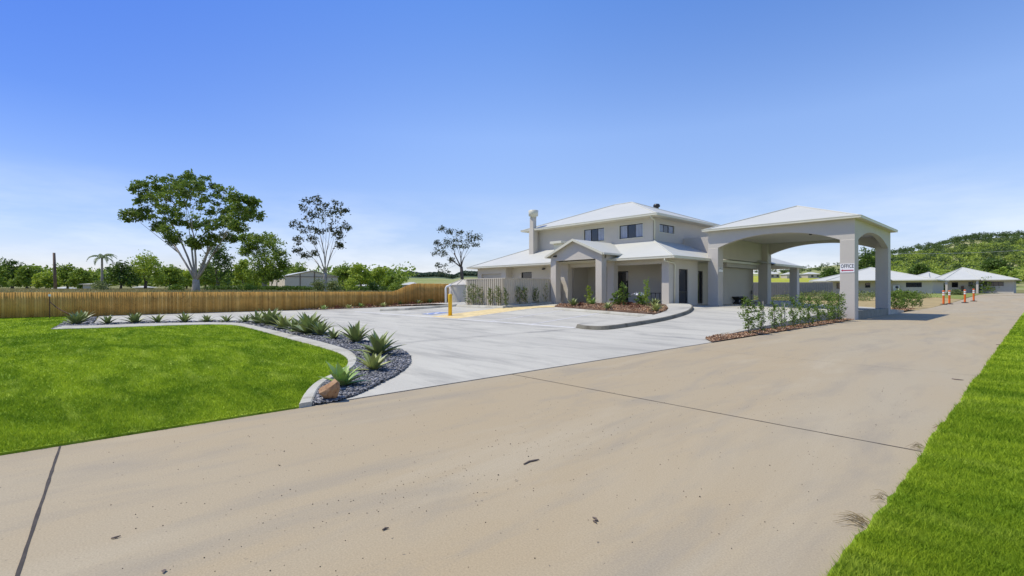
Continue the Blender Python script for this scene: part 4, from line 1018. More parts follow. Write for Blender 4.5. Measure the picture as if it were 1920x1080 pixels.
# ================================================================== PLANTS
def agave_mesh(n, L, w, up=.9, seedv=1, m=None, curl=.35):
    random.seed(seedv); mb = MB()
    for i in range(n):
        a = i*2.39996+random.uniform(-.2, .2); t0 = i/n; el = (.15+up*(1-t0)**.0*(t0**.8)*1.25)+random.uniform(-.1, .1); el = min(el, 1.5)
        ll = L*random.uniform(.8, 1.1)*(1-.25*abs(t0-.5)); d = Vector((math.cos(a), math.sin(a), 0)); s = Vector((-d.y, d.x, 0)); K = 6; base = len(mb.v); p = d*.03; ang = el+curl*.5
        for k in range(K+1):
            t = k/K; ww = w*(.45+1.1*t-.2*t*t)*(1-t**3.2)+.001 if t < 1 else .001; ww = w*(math.sin(math.pi*min(1, .18+.75*t))**.8)*(1-t**4)+.0012
            nrm = d*(-math.sin(ang))+Vector((0, 0, math.cos(ang)))
            mb.v += [tuple(p-s*ww+nrm*ww*.35), tuple(p-nrm*ww*.1), tuple(p+s*ww+nrm*ww*.35)]
            p = p+(d*math.cos(ang)+Vector((0, 0, math.sin(ang))))*ll/K; ang -= curl/K*(1+t)
        for k in range(K):
            q = base+3*k; mb.f += [(q, q+1, q+4, q+3), (q+1, q+2, q+5, q+4)]
    me = bpy.data.meshes.new('agave'); me.from_pydata(mb.v, [], mb.f); me.update(); me.materials.append(m or M['agave'])
    for p in me.polygons: p.use_smooth = True
    return me
AG = [agave_mesh(19, 1.0, .10, .95, 3), agave_mesh(22, 1.0, .115, 1.0, 5), agave_mesh(15, 1.0, .095, .9, 9), agave_mesh(17, 1.0, .13, .95, 12, M['agaveb']), agave_mesh(20, 1.0, .10, .95, 15, M['agavev'])]
random.seed(21)
def agave(px, py, wpx, var, label, fn=None, group='agaves in the slate bed', z=.02, name='agave'):
    fn = fn or (lambda x, y: 0.0); x, y = G(px, py, fn); D = camd(x, y); sc = wpx*.93/F*D/1.3
    o = bpy.data.objects.new(name, AG[var]); COL.objects.link(o); o.location = (x, y, fn(x, y)+z); o.scale = (sc*1.08, sc*1.08, sc*.95); o.rotation_euler = (0, 0, random.uniform(0, 6.28))
    return tag(o, label, 'agave', group)
for a in [(641, 727, 78, 3, 'bright green agave right behind the brown boulder at the driveway end of the bed'),
          (700, 697, 68, 4, 'yellowish low agave in the open middle of the wide slate bed, behind the boulder agave'),
          (710, 668, 82, 1, 'widest dark green agave close to the bulging right end of the slate bed'),
          (667, 644, 68, 0, 'tall upright agave left of the widest one'),
          (625, 638, 42, 2, 'small agave standing between two larger ones just left of the tall upright agave'),
          (601, 631, 52, 0, 'medium agave on the right flank of the biggest cluster'),
          (579, 628, 76, 1, 'large dense agave in the middle of the cluster by the curved edging'),
          (553, 624, 52, 2, 'small agave tucked left of the large dense one'),
          (532, 619, 54, 4, 'yellow green agave between the two dense clumps'),
          (507, 612, 62, 1, 'large dark agave where the bed begins to widen'),
          (483, 609, 44, 0, 'medium agave just left of the large dark one where the bed narrows'),
          (566, 620, 42, 4, 'agave half hidden behind the left of the largest dense clump'),
          (519, 611, 38, 0, 'agave filling the gap right of the large dark one'),
          (494, 606.5, 36, 4, 'light agave squeezed between the medium and the large dark one'),
          (460, 606.5, 32, 2, 'small agave at the bend where the narrow strip meets the wider bed')]: agave(*a)
for i, (px, py, w) in enumerate([(201.5, 610, 27), (253, 608.2, 33), (295.5, 607, 28), (346, 606.4, 29), (387.5, 606, 23), (424.6, 606, 25)]):
    agave(px, py, w*1.2, i % 3, 'spiky agave behind the lawn in the narrow slate strip, %s from the left of six' % ['first', 'second', 'third', 'fourth', 'fifth', 'sixth'][i], z=.03)
agave(143, 610.5, 46, 1, 'big agave at the far left corner of the slate bed, the front one of two'); agave(155, 603.5, 36, 0, 'agave behind the big one in the far left corner of the slate bed')
fe = [(607, 581.5), (654, 580), (676.5, 577.5), (718, 576), (750, 573), (785, 571.5), (806, 569.5)]
nm = ['first', 'second', 'third', 'fourth', 'fifth', 'sixth', 'seventh']
for i, (px, py) in enumerate(fe): agave(px, py, 15, 4 if i % 2 else 3, 'pale young agave at the foot of the timber fence, %s from the left' % nm[i], H, 'young agaves along the fence', .06)
agave(833.5, 567.5, 13, 3, 'young agave at the foot of the white tank pipe', H, 'young agaves along the fence', .14); agave(861.5, 565.3, 17, 3, 'young agave in front of the water tank beside the steel fence', H, 'young agaves along the fence', .14)
for px, py, w, v, l in [(1075, 577.8, 26, 0, 'agave at the left end of the entry garden bed'), (1111, 575, 22, 3, 'agave below the slender shrub near the left porch opening'), (1140, 584, 28, 2, 'agave at the front middle of the entry garden bed'),
                        (1230, 589, 32, 4, 'agave at the front right end of the entry garden bed'), (1228, 578, 26, 0, 'darker agave at the back right of the entry garden bed')]:
    agave(px, py, w, v, l, lambda x, y: H(x, y), 'agaves in the entry garden', .13)
def redplant(px, py, fn, label):
    x, y = G(px, py, fn); z = fn(x, y)+.05; pts = rng.normal(size=(60, 3))*[.12, .12, .07]+[x, y, z+.14]; pts = np.abs(pts-[x, y, z])*np.sign(pts-[x, y, z])*[1, 1, 0]+[x, y, 0]+np.c_[np.zeros(60), np.zeros(60), pts[:, 2]]
    v, f = leaf_cloud(pts, .16, 3); tag(link('bromeliad', mesh_np('bromeliad', v, f, F_['red'])), label, 'plant', 'small red leaved plants')
for i, (px, py) in enumerate([(633, 579.5), (692, 577.5), (741, 574.5), (773, 573)]): redplant(px, py, H, 'small dark red plant by the timber fence, %s from the left of four' % nm[i])
for i, (px, py) in enumerate([(1090, 577), (1180, 577), (1165, 574.5), (1192, 582)]): redplant(px, py, H, ['small red plant right of the left agave in the entry bed', 'red plant at the foot of the leafy shrub before the front door', 'red plant at the back of the entry bed before the door', 'red plant in the right half of the entry bed'][i])

def shrub(name, label, px, pyb, pyt, wpx, fn, tone, n, leaf, group, stake=False, cat='shrub', zoff=.03, stem=.012, egg=1.0, x=None, yy=None):
    if yy is not None:
        gy = yy; k = (px-960)/F; gx = gy*(math.sin(YAW)-math.cos(YAW)*k)/(-math.sin(YAW)*k-math.cos(YAW)) if False else gy*(math.cos(YAW)*k-math.sin(YAW))/(math.cos(YAW)+math.sin(YAW)*k)
    elif x is None: gx, gy = G(px, pyb, fn)
    else:
        gx = x; k = (px-960)/F; gy = gx*(-math.cos(YAW)-math.sin(YAW)*k)/(math.sin(YAW)-math.cos(YAW)*k)
    z0 = fn(gx, gy)+zoff; D = camd(gx, gy); top = CH+(HY-pyt)/F*D; h = top-z0; r = wpx/2/F*D
    t = thing(name, label, cat, (gx, gy, z0), group)
    tb = MB(); leaves = []
    nb = 9+int(h*4)
    tb.tube(bent((gx, gy, z0-.03), (gx+random.uniform(-.04, .04), gy+random.uniform(-.04, .04), z0+h*.92), 5, .02), [stem*1.3, stem*1.1, stem, stem*.8, stem*.5, stem*.3], 5)
    for i in range(nb):
        q = (i+.5)/nb; zz = z0+h*(.10+.82*q); rr = r*(.75+.35*math.sin(q*math.pi))*random.uniform(.6, 1.05)*(1 if q < .8 else .65); a = i*2.4+random.random()
        e = (gx+math.cos(a)*rr, gy+math.sin(a)*rr, zz+h*.1*random.random()); pth = bent((gx, gy, zz-h*.06), e, 3, .1); tb.tube(pth, [stem*.5, stem*.4, stem*.3, stem*.2], 4)
        m = max(4, int(n/nb))
        for _ in range(m):
            tt = random.random()**.6; pp = Vector(pth[0]).lerp(Vector(e), tt); leaves.append((pp.x+random.gauss(0, r*.13), pp.y+random.gauss(0, r*.13), pp.z+random.gauss(0, h*.05)))
    v, f = leaf_cloud(leaves, leaf, 1.9); link('stem', tb.mesh('stem', M['barkd'], True), t); link('foliage', mesh_np('foliage', v, f, F_[tone]), t)
    if stake:
        b = MB(); b.tube([(gx+.06, gy+.05, z0-.05), (gx+.06, gy+.05, z0+h*1.02)], .016, 6); link('stake', b.mesh('stake', M['shed']), t)
    return t
Z0 = lambda x, y: 0.0
hs = [(1404, 626.5, 557, 34, 330, 0), (1426.5, 622.5, 566, 22, 190, 1), (1451.5, 618, 565, 26, 190, 0), (1467, 616.5, 570, 18, 90, 1), (1487, 613, 556, 22, 200, 0), (1500.5, 611, 551, 26, 230, 0), (1517, 608, 554, 24, 260, 0), (1533, 605, 560, 26, 260, 0), (1553, 602, 549, 34, 480, 0), (1571, 600, 548, 34, 520, 1)]
hl = ['leafy hedge shrub at the free end of the row, nearest the open forecourt', 'thin staked hedge shrub second from the open end', 'airy hedge shrub third from the open end', 'sparse hedge shrub tied to a pale timber stake', 'narrow hedge shrub just right of the staked sparse one', 'taller hedge shrub in the middle of the row', 'bushy hedge shrub right of the middle of the row', 'rounded hedge shrub third from the canopy column', 'dense tall hedge shrub second from the canopy column', 'densest hedge shrub touching the nearest canopy column']
for (px, yb, yt, w, n, s), l in zip(hs, hl): shrub('hedge_shrub', l, px, yb, yt, w, Z0, 'hedge', n*3, .065, 'hedge shrubs along the driveway', s, x=-6.5)
for (px, yb, yt, w, n), l in zip([(1678, 581, 543, 26, 500), (1693, 580, 541, 30, 600), (1711, 578, 545, 24, 420), (1724, 577, 552, 16, 200)], ['shrub beyond the canopy touching its far column', 'largest shrub of the group beyond the canopy', 'shrub right of the largest one beyond the canopy', 'smallest shrub at the far end of the group beyond the canopy']):
    shrub('hedge_shrub', l, px, yb, yt, w, lambda x, y: .05, 'hedge', n*2, .11, 'shrubs beyond the canopy', x=-6.95)
cf = [(878, 534, 20), (887, 529, 18), (899, 536, 20), (919, 538, 14), (934, 535, 18), (948, 540, 12)]
for i, (px, yt, w) in enumerate(cf): shrub('fence_shrub', 'thin climbing shrub against the left face of the steel fence, %s from the left' % nm[i], px, 571, yt, w, H, 'grey', 400, .085, 'shrubs against the steel fence', yy=19.38, zoff=.12)
for i, (px, yb, yt, w) in enumerate([(974, 570.5, 534, 16), (985, 570, 536, 16), (1005, 568.5, 538, 15), (1024, 567.5, 530, 14)]): shrub('fence_shrub', 'thin shrub against the right face of the steel fence, %s from its corner' % nm[i], px, yb, yt, w, H, 'grey', 340 if i < 3 else 130, .085, 'shrubs against the steel fence', x=-21.8, zoff=.12)
BH = H
shrub('garden_shrub', 'slender light green shrub before the porch opening', 1105, 573, 535, 15, BH, 'bright', 260, .11, 'shrubs in the entry garden', zoff=.11)
shrub('garden_shrub', 'round leafy shrub left of the front door', 1155, 576, 545, 22, BH, 'hedge', 420, .11, 'shrubs in the entry garden', zoff=.11)
shrub('garden_shrub', 'taller leafy shrub standing before the front door', 1169, 577, 531, 20, BH, 'hedge', 420, .11, 'shrubs in the entry garden', zoff=.11)
shrub('garden_shrub', 'tall feathery yellow green shrub in the right half of the entry bed', 1212, 579, 522, 16, BH, 'lime', 700, .07, 'shrubs in the entry garden', zoff=.11)
t = shrub('garden_shrub', 'broad shrub with white flowers in the entry bed', 1201, 577, 548, 26, BH, 'hedge', 600, .10, 'shrubs in the entry garden', zoff=.11)
fx, fy = t.location.x, t.location.y; v, f = leaf_cloud(np.array([fx, fy, CH+(HY-551)/F*camd(fx, fy)])+rng.normal(size=(60, 3))*[.16, .16, .03], .13, 1.2); link('flowers', mesh_np('flowers', v, f, M['white']), t)
# boulder
def boulder():
    x, y = G(617, 752); bm = bmesh.new(); bmesh.ops.create_icosphere(bm, subdivisions=2, radius=.16)
    rr = random.Random(4)
    cuts = [(Vector((rr.gauss(0, 1), rr.gauss(0, 1), rr.gauss(0, .8))).normalized(), rr.uniform(.085, .125)) for _ in range(13)]
    for v in bm.verts:
        for nn, dd in cuts:
            q = v.co.dot(nn)
            if q > dd: v.co -= nn*(q-dd)
        v.co.x *= 1.1; v.co.z *= 1.02; v.co += Vector((rr.gauss(0, .004), rr.gauss(0, .004), rr.gauss(0, .004)))
    me = bpy.data.meshes.new('boulder'); bm.to_mesh(me); bm.free()
    m, nt, bs = new_mat('ochre_rock'); col = mixc(nt, ramp(nt, noise(nt, 9, 5, .7), .35, .65), (.30, .155, .065), (.44, .28, .15)); col = mixc(nt, ramp(nt, noise(nt, 22, 5), .55, .7), col, (.14, .07, .04)); nt.links.new(col, bs.inputs['Base Color']); bs.inputs['Roughness'].default_value = .85; bump(nt, bs, noise(nt, 40, 5, .7), .6, .01)
    me.materials.append(m); o = link('boulder', me); o.location = (x, y, .125); o.rotation_euler = (0.3, .2, .9); o.scale = (.95, .95, 1.12); tag(o, 'angular ochre brown boulder on the slate chips at the driveway edge', 'boulder')
boulder()
# post with brace at the fence
pp = P(93, 598, 25.3); b = MB(); b.tube([(pp.x+.35, pp.y, 0), (pp.x+.35, pp.y, 1.15)], .022, 6); po = thing('tap_post', 'thin rusty post with white cap and drooping hose before the timber fence', 'post', (pp.x+.35, pp.y, 0)); link('post', b.mesh('post', M['rusty']), po)
b = MB(); b.box(pp.x+.30, pp.x+.40, pp.y-.05, pp.y+.05, 1.15, 1.27); link('cap', b.mesh('cap', M['white']), po)
q = P(131, 590, 25.0); b = MB(); b.tube([(pp.x+.35, pp.y, .88), (pp.x*.7+q.x*.3+.3, pp.y*.7+q.y*.3, .62), (q.x*.6+pp.x*.4+.25, q.y*.6+pp.y*.4, .42), (q.x+.3, q.y, .25)], .022, 6); link('hose', b.mesh('hose', M['rusty']), po)

# debris on the driveway
def debris():
    n = 700; xs = rng.uniform(-5.9, -1.0, n); ys = rng.uniform(.2, 9, n)
    cl = rng.normal(size=(130, 2))*[.45, .8]+[-3.0, 1.7]; c2 = rng.normal(size=(110, 2))*[.4, .9]+[-3.2, 3.6]; xs = np.r_[xs, cl[:, 0], c2[:, 0]]; ys = np.r_[ys, cl[:, 1], c2[:, 1]]; n = len(xs)
    s = .0028*rng.uniform(.5, 1.7, n)*(1+.5*(rng.random(n) > .93)); ok = (xs > -6.1) & (xs < -.8); xs, ys, s = xs[ok], ys[ok], s[ok]; n = len(xs)
    oc = np.array([(1, 0, 0), (-1, 0, 0), (0, 1, 0), (0, -1, 0), (0, 0, .7), (0, 0, -.7)]); v = oc[None]*s[:, None, None]+np.stack([xs, ys, s*.6], 1)[:, None]
    q = np.array([(0, 2, 4), (2, 1, 4), (1, 3, 4), (3, 0, 4), (2, 0, 5), (1, 2, 5), (3, 1, 5), (0, 3, 5)]); f = (np.arange(n)*6)[:, None, None]+q[None]
    tag(link('grit', mesh_np('grit', v.reshape(-1, 3), f.reshape(-1, 3), island('grit', [(.03, .02, .015), (.07, .05, .035), (.05, .04, .03)], .9, 20, 0))), 'dark grit and crumbs scattered over the tan driveway', 'grit', None, 'stuff')
    def twig(pts, r, label, name='twig'):
        w = [(*G(*p), .008) for p in pts]; b = MB(); b.tube(w, [r*.6]+[r]*(len(w)-2)+[r*.4], 6); o = b.obj(name, M['barkd'], None, True); tag(o, label, name)
    twig([(982, 872), (992, 867), (1002, 865), (1011, 863)], .008, 'thin brown twig in the middle of the tan driveway')
    twig([(1111, 972), (1117, 974), (1120, 978), (1113, 979), (1119, 983)], .006, 'small curled dark twig low in the driveway', 'twig')
    twig([(208, 1012), (217, 1010), (226, 1007)], .006, 'small twig at the near left of the driveway close to the wide joint')
    twig([(717, 996), (722, 993), (729, 992)], .007, 'short dark twig left of centre on the near driveway')
    twig([(1785, 711), (1795, 712.5), (1807, 713.5)], .010, 'dark bark strip near the right verge far up the driveway', 'bark_strip')
    twig([(1868, 646.5), (1876, 647), (1884, 647.5)], .012, 'thin bark strip by the verge at the far right', 'bark_strip')
    x, y = G(307, 1073)
    for px, py, w, lab in ((307, 1073, .016, 'small dark dried leaf at the bottom left of the driveway'), (777, 868, .012, 'small round dried leaf left of the middle twig'), (968, 902, .012, 'small dried leaf on the driveway below the middle twig')):
        x, y = G(px, py); me = leaf_cloud([(x, y, .008)], w*2.4, 1.8); v = np.array(me[0]); v[:, 2] = .005+np.array([0, .006, .002, .007]); tag(link('dried_leaf', mesh_np('dried_leaf', v, me[1], M['barkd'])), lab, 'leaf')
    # runner tufts hanging over the driveway edge
    for px, py, ln, nb, lab in ((1612, 985, .15, 22, 'dry brown grass runner sprawling from the verge onto the near driveway'), (1655, 935, .08, 10, 'small dry tuft at the verge edge above the large runner'), (1722, 842, .1, 12, 'dry grass runner beside the driveway joint'), (1757, 805, .09, 9, 'short dry runner at the verge edge beyond the joint'), (1843, 707, .14, 9, 'dry runner at the verge far up the driveway')):
        x, y = G(px, py); b = MB(); random.seed(int(px))
        for i in range(nb):
            a = R(180)+random.uniform(-.9, .9); L = ln*random.uniform(.4, 1.15); x0 = x+random.uniform(0, .05); y0 = y+random.uniform(-.08, .08)
            b.tube([(x0, y0, .02), (x0+math.cos(a)*L*.5, y0+math.sin(a)*L*.5, .02+random.uniform(.005, .03)), (x0+math.cos(a)*L, y0+math.sin(a)*L, .01)], [.002, .0016, .0008], 3)
        o = b.obj('grass_runner', F_['dry']); tag(o, lab, 'grass runner')
debris()

# ================================================================== BACKGROUND LEFT
random.seed(5)
px_tree('gum_tree', 'largest broad gum tree with pale forked trunks beyond the timber fence', 'tree', 60, 366, 547,
        [(300, 345, 26, 16), (340, 335, 28, 15), (380, 345, 30, 16), (262, 352, 16, 14), (420, 362, 26, 15), (275, 380, 24, 16), (320, 375, 30, 18), (365, 378, 30, 18), (410, 388, 30, 16), (247, 405, 18, 9), (270, 402, 20, 11), (455, 395, 24, 14), (478, 402, 16, 12), (470, 378, 12, 9), (315, 405, 24, 14), (350, 412, 24, 14), (390, 418, 26, 14), (430, 420, 24, 13), (318, 435, 16, 12), (425, 445, 20, 12), (330, 452, 14, 10), (395, 448, 16, 12), (440, 400, 26, 14), (355, 355, 26, 16), (300, 365, 24, 16), (365, 455, 12, 8), (445, 425, 14, 10), (300, 425, 12, 9), (445, 372, 16, 10), (335, 352, 24, 14)],
        .42, F_['gum'], M['bark'], forkpx=(367, 524), leaf=.38, sub=16, per=38, spread=.25, up=.9, bz=1.25)
px_tree('gum_tree', 'slender sparse gum tree with thin dark foliage rising behind the steel shed', 'tree', 62, 611, 546,
        [(573, 385, 10, 12), (590, 378, 10, 12), (605, 388, 12, 12), (630, 385, 10, 12), (643, 395, 8, 8), (575, 405, 14, 12), (598, 405, 12, 12), (625, 408, 14, 12), (555, 420, 10, 8), (572, 430, 12, 9), (600, 430, 12, 10), (628, 430, 14, 10), (648, 424, 10, 9), (560, 450, 10, 8), (585, 450, 10, 8), (635, 442, 10, 7), (558, 472, 9, 6), (572, 480, 8, 5), (635, 460, 7, 5), (590, 475, 8, 6)],
        .21, F_['gumdark'], M['bark'], forkpx=(610, 512), leaf=.33, sub=11, per=13, spread=.2, up=1.0, bz=1.2)
px_tree('small_gum_tree', 'leaning open gum tree with dark branches behind the water tank', 'tree', 62, 868, 528,
        [(827, 428, 6, 4), (845, 435, 8, 5), (862, 438, 9, 6), (882, 440, 9, 6), (896, 444, 7, 5), (858, 450, 10, 6), (840, 452, 9, 5), (880, 452, 9, 5), (832, 462, 9, 6), (850, 462, 8, 6), (818, 473, 6, 6), (830, 474, 8, 5), (870, 462, 9, 5), (892, 458, 6, 4), (826, 498, 9, 6), (832, 510, 9, 6), (846, 487, 5, 4), (818, 455, 3, 3)],
        .22, F_['gumdark'], M['barkd'], forkpx=(865, 500), leaf=.25, sub=9, per=13, spread=.18, up=.4)
px_tree('bushy_gum_tree', 'tall yellow green gum tree left of the steel shed', 'tree', 74, 494, 545,
        [(462, 445, 12, 7), (478, 450, 15, 10), (500, 448, 15, 10), (515, 458, 15, 12), (482, 470, 17, 13), (505, 478, 19, 14), (524, 482, 12, 12), (490, 495, 18, 13), (515, 502, 17, 13), (532, 498, 9, 9), (470, 458, 11, 9), (502, 518, 16, 11), (478, 515, 13, 11), (460, 472, 8, 6), (520, 520, 12, 9)],
        .38, F_['mid'], M['bark'], forkpx=(497, 528), leaf=.38, sub=20, per=26, spread=.34, up=.5)
G1 = 'trees beyond the timber fence'
for a in [('dense leafy tree at the far left edge of the view', -22, 492, 548, 64, 100, 'mid'), ('dark tree second from the left edge', 22, 489, 548, 58, 105, 'dark'), ('lighter tree right of the dark left edge tree', 50, 500, 548, 46, 92, 'mid'),
          ('bright bushy tree left of the tall bare pole', 86, 517, 548, 40, 84, 'bright'), ('dark round tree behind the bare pole', 68, 506, 547, 40, 110, 'dark'), ('green tree just right of the bare pole', 126, 503, 548, 50, 88, 'mid'), ('tree with visible stem left of the palm', 150, 507, 549, 34, 82, 'mid'),
          ('bright low tree behind the palm', 170, 516, 548, 34, 105, 'bright'), ('dark spreading tree right of the palm', 226, 497, 546, 58, 88, 'dark'), ('tall bright tree left of the largest gum', 272, 481, 547, 66, 92, 'bright'), ('green tree beneath the left of the largest gum', 318, 503, 547, 50, 98, 'mid'),
          ('low green tree behind the trunk of the largest gum', 350, 514, 547, 46, 105, 'bright'), ('dark tree right of the largest gum trunk', 408, 463, 547, 66, 80, 'dark'), ('bright tree between the dark tree and the yellow green gum', 456, 492, 547, 42, 92, 'bright'), ('dark tree low beneath the dark one', 385, 500, 547, 44, 90, 'mid'),
          ('tree showing above the left of the steel shed', 556, 500, 546, 60, 125, 'mid'), ('tree behind the right end of the steel shed', 645, 497, 547, 50, 115, 'mid'), ('pale airy tree right of the steel shed', 676, 498, 547, 50, 98, 'bright'), ('pale tree third right of the steel shed', 706, 503, 547, 42, 108, 'bright'),
          ('last bushy tree before the rise in the timber fence', 733, 522, 547, 34, 98, 'mid')]:
    a = (a[0], a[1], a[2]-7)+a[3:]
    dome_tree('broadleaf_tree', *a, group=G1, sub=16, per=15, low=.12)
G2 = 'bushes beyond the timber fence'
for a in [('grey green bush at the foot of the palm', 187, 528, 549, 36, 62, 'grey'), ('tall grey green bush left of the sparse gum trunk', 596, 524, 549, 28, 58, 'grey'), ('smaller grey green bush right of the sparse gum trunk', 624, 523, 549, 22, 58, 'grey'), ('bright bush right of the steel shed', 657, 521, 547, 24, 66, 'bright'),
          ('low bush left of the steel shed', 462, 533, 548, 24, 62, 'mid'), ('low bush near the rise of the timber fence', 700, 530, 547, 22, 64, 'dark'), ('low bush under the last tree before the fence rise', 738, 533, 546, 20, 70, 'mid'), ('bush left of the largest gum trunk', 330, 534, 549, 26, 60, 'mid')]:
    dome_tree('bush', *a, cat='bush', group=G2, nc=7, sub=10, per=12, low=.0, trunk=.2, leaf=.24)
# palm
def palm():
    D = 64; b0 = P(191, 548, D); b0.z = T(b0.x, b0.y); tp = P(191, 484, D); t = thing('palm_tree', 'single tall thin palm tree standing above the left trees', 'palm', b0)
    b = MB(); b.tube([b0-Vector((0, 0, .3))]+bent(b0, tp, 5, .01), [.2, .19, .16, .14, .13, .12, .11], 8); link('trunk', b.mesh('trunk', M['bark'], True), t)
    V = []; Fc = []
    for i in range(15):
        a = i*2.4; el = random.uniform(.35, 1.3); d = Vector((math.cos(a), math.sin(a), 0)); p = tp.copy(); ang = el; L = 2.0
        for k in range(11):
            n2 = p+(d*math.cos(ang)+Vector((0, 0, math.sin(ang))))*L/11; s = Vector((-d.y, d.x, 0)); w = .27*math.sin(math.pi*(.12+.85*k/11))
            for q in (-1, 1):
                base = len(V); m = p.lerp(n2, .5); e = m+s*q*w+Vector((0, 0, -w*.55))+d*.12; V += [p, n2, e+d*.04, e-d*.04]; Fc.append((base, base+1, base+2, base+3))
            p = n2; ang -= .21
    link('fronds', mesh_np('fronds', [tuple(v) for v in V], Fc, F_['palm']), t)
palm()
b = MB(); pb = P(104, 549, 70); pt = P(101, 474, 70); b.tube([(pb.x, pb.y, 0.8), pb.lerp(pt, .5), pt], [.2, .18, .15], 8); tag(b.obj('timber_pole', M['pole'], None, True), 'tall bare timber pole leaning slightly beyond the timber fence', 'pole')
# rough grass, dark hedge line beyond fence
def rough(name, pxs, ys, D0, D1, n, h, mat, label, lo=.5):
    px = rng.uniform(*pxs, n); D = rng.uniform(D0, D1, n); w = RV[None]*((px-960)/F*D)[:, None]+DV[None]*D[:, None]
    z = np.array([T(a, c) for a, c in w]); hh = h*rng.uniform(lo, 1.2, n); a = rng.uniform(0, 6.28, n); ww = .035*D/50
    v = np.empty((n, 3, 3)); v[:, 0] = np.c_[w[:, 0]-np.cos(a)*ww, w[:, 1]-np.sin(a)*ww, z]; v[:, 1] = np.c_[w[:, 0]+np.cos(a)*ww, w[:, 1]+np.sin(a)*ww, z]; v[:, 2] = np.c_[w[:, 0]+rng.normal(size=n)*.12, w[:, 1]+rng.normal(size=n)*.12, z+hh]
    tag(link(name, mesh_np(name, v.reshape(-1, 3), np.arange(3*n).reshape(n, 3), mat)), label, 'grass', None, 'stuff')
M['rough'] = foliage('rough_grass_blades', (.14, .15, .04), (.36, .30, .13), .3, .15)
rough('rough_grass', (-150, 860), None, 44, 95, 26000, .32, M['rough'], 'tall dry grass beyond the timber fence')
def hedge_row(px0, px1, D, yt, tone, n, label, name='hedge', base=548):
    a = P(px0, base, D); c = P(px1, base, D); h = (base-yt)/F*D; k = rng.random(n); x = a.x+(c.x-a.x)*k+rng.normal(size=n)*.5; y = a.y+(c.y-a.y)*k+rng.normal(size=n)*.5
    z0 = np.array([T(p, q) for p, q in zip(x, y)]); z = z0+rng.random(n)**.8*h*(.85+.25*np.sin(k*45)); v, f = leaf_cloud(np.c_[x, y, z], .3)
    tag(link(name, mesh_np(name, v, f, F_[tone])), label, 'hedge')
hedge_row(395, 590, 70, 538.5, 'dark', 9000, 'long low dark hedge left of the steel shed door'); hedge_row(628, 745, 72, 538.5, 'dark', 5500, 'low dark hedge right of the steel shed')
# shed
def gable_building(name, label, cat, L, Rr, D, yb, ye_l, ridge_px, ridge_y, wallm, roofm, depth=14, side_px=None):
    pass
def shed():
    D = 95; a = P(534, 543, D); c = P(633, 543, D*1.04); back = P(505, 541, D*1.16); gz0 = T(a.x, a.y)-.1; ze = P(534, 518, D).z; zr = P(585, 508.5, D*1.02).z
    u = (c-a); u.z = 0; dpt = Vector((back.x-a.x, back.y-a.y, 0)); s = thing('steel_shed', 'large beige gable ended steel shed beyond the timber fence', 'shed', (a.x, a.y, gz0))
    A = Vector((a.x, a.y, gz0)); B = A+u; m_ = A+u*.5
    b = MB(); up_ = Vector((0, 0, 1)); he = ze-gz0; hr = zr-gz0
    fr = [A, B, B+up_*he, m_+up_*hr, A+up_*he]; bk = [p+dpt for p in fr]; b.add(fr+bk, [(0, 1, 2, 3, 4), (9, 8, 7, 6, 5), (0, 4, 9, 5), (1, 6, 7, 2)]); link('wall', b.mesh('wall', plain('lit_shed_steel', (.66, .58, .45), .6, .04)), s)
    b = MB(); n_ = u.normalized(); o = -dpt.normalized()*.25
    for e0 in (A-n_*.2+up_*(he-.06), B+n_*.2+up_*(he-.06)):
        q = [e0+o, m_+up_*(hr+.06)+o, m_+up_*(hr+.06)+dpt, e0+dpt]; b.add(q+[p+up_*.08 for p in q], [(0, 1, 2, 3), (7, 6, 5, 4), (0, 1, 5, 4), (1, 2, 6, 5), (2, 3, 7, 6), (3, 0, 4, 7)])
    link('roof', b.mesh('roof', M['roof']), s)
    f_ = -dpt.normalized()*.04
    b = MB()
    for t in (.28, .55, .78):
        p = A+u*t+f_; b.tube([p, p+up_*(he+(.5-abs(t-.5))*2*(hr-he)-.1)], .09, 4)
    p = A+f_+up_*(he-.05); b.tube([p, p+u], .07, 4)
    link('door_track', b.mesh('door_track', M['pole']), s)
    sd = dpt.normalized(); ln = -n_*.03
    for t in (.45, .8):
        b = MB(); p = A+dpt*t+ln; b.add([p+up_*1.0, p+sd*.9+up_*1.0, p+sd*.9+up_*1.9, p+up_*1.9, p+up_*1.0+ln, p+sd*.9+up_*1.0+ln, p+sd*.9+up_*1.9+ln, p+up_*1.9+ln], [(0, 1, 2, 3), (4, 5, 6, 7), (0, 1, 5, 4), (1, 2, 6, 5), (2, 3, 7, 6), (3, 0, 4, 7)]); link('window', b.mesh('window', M['dark']), s)
shed()
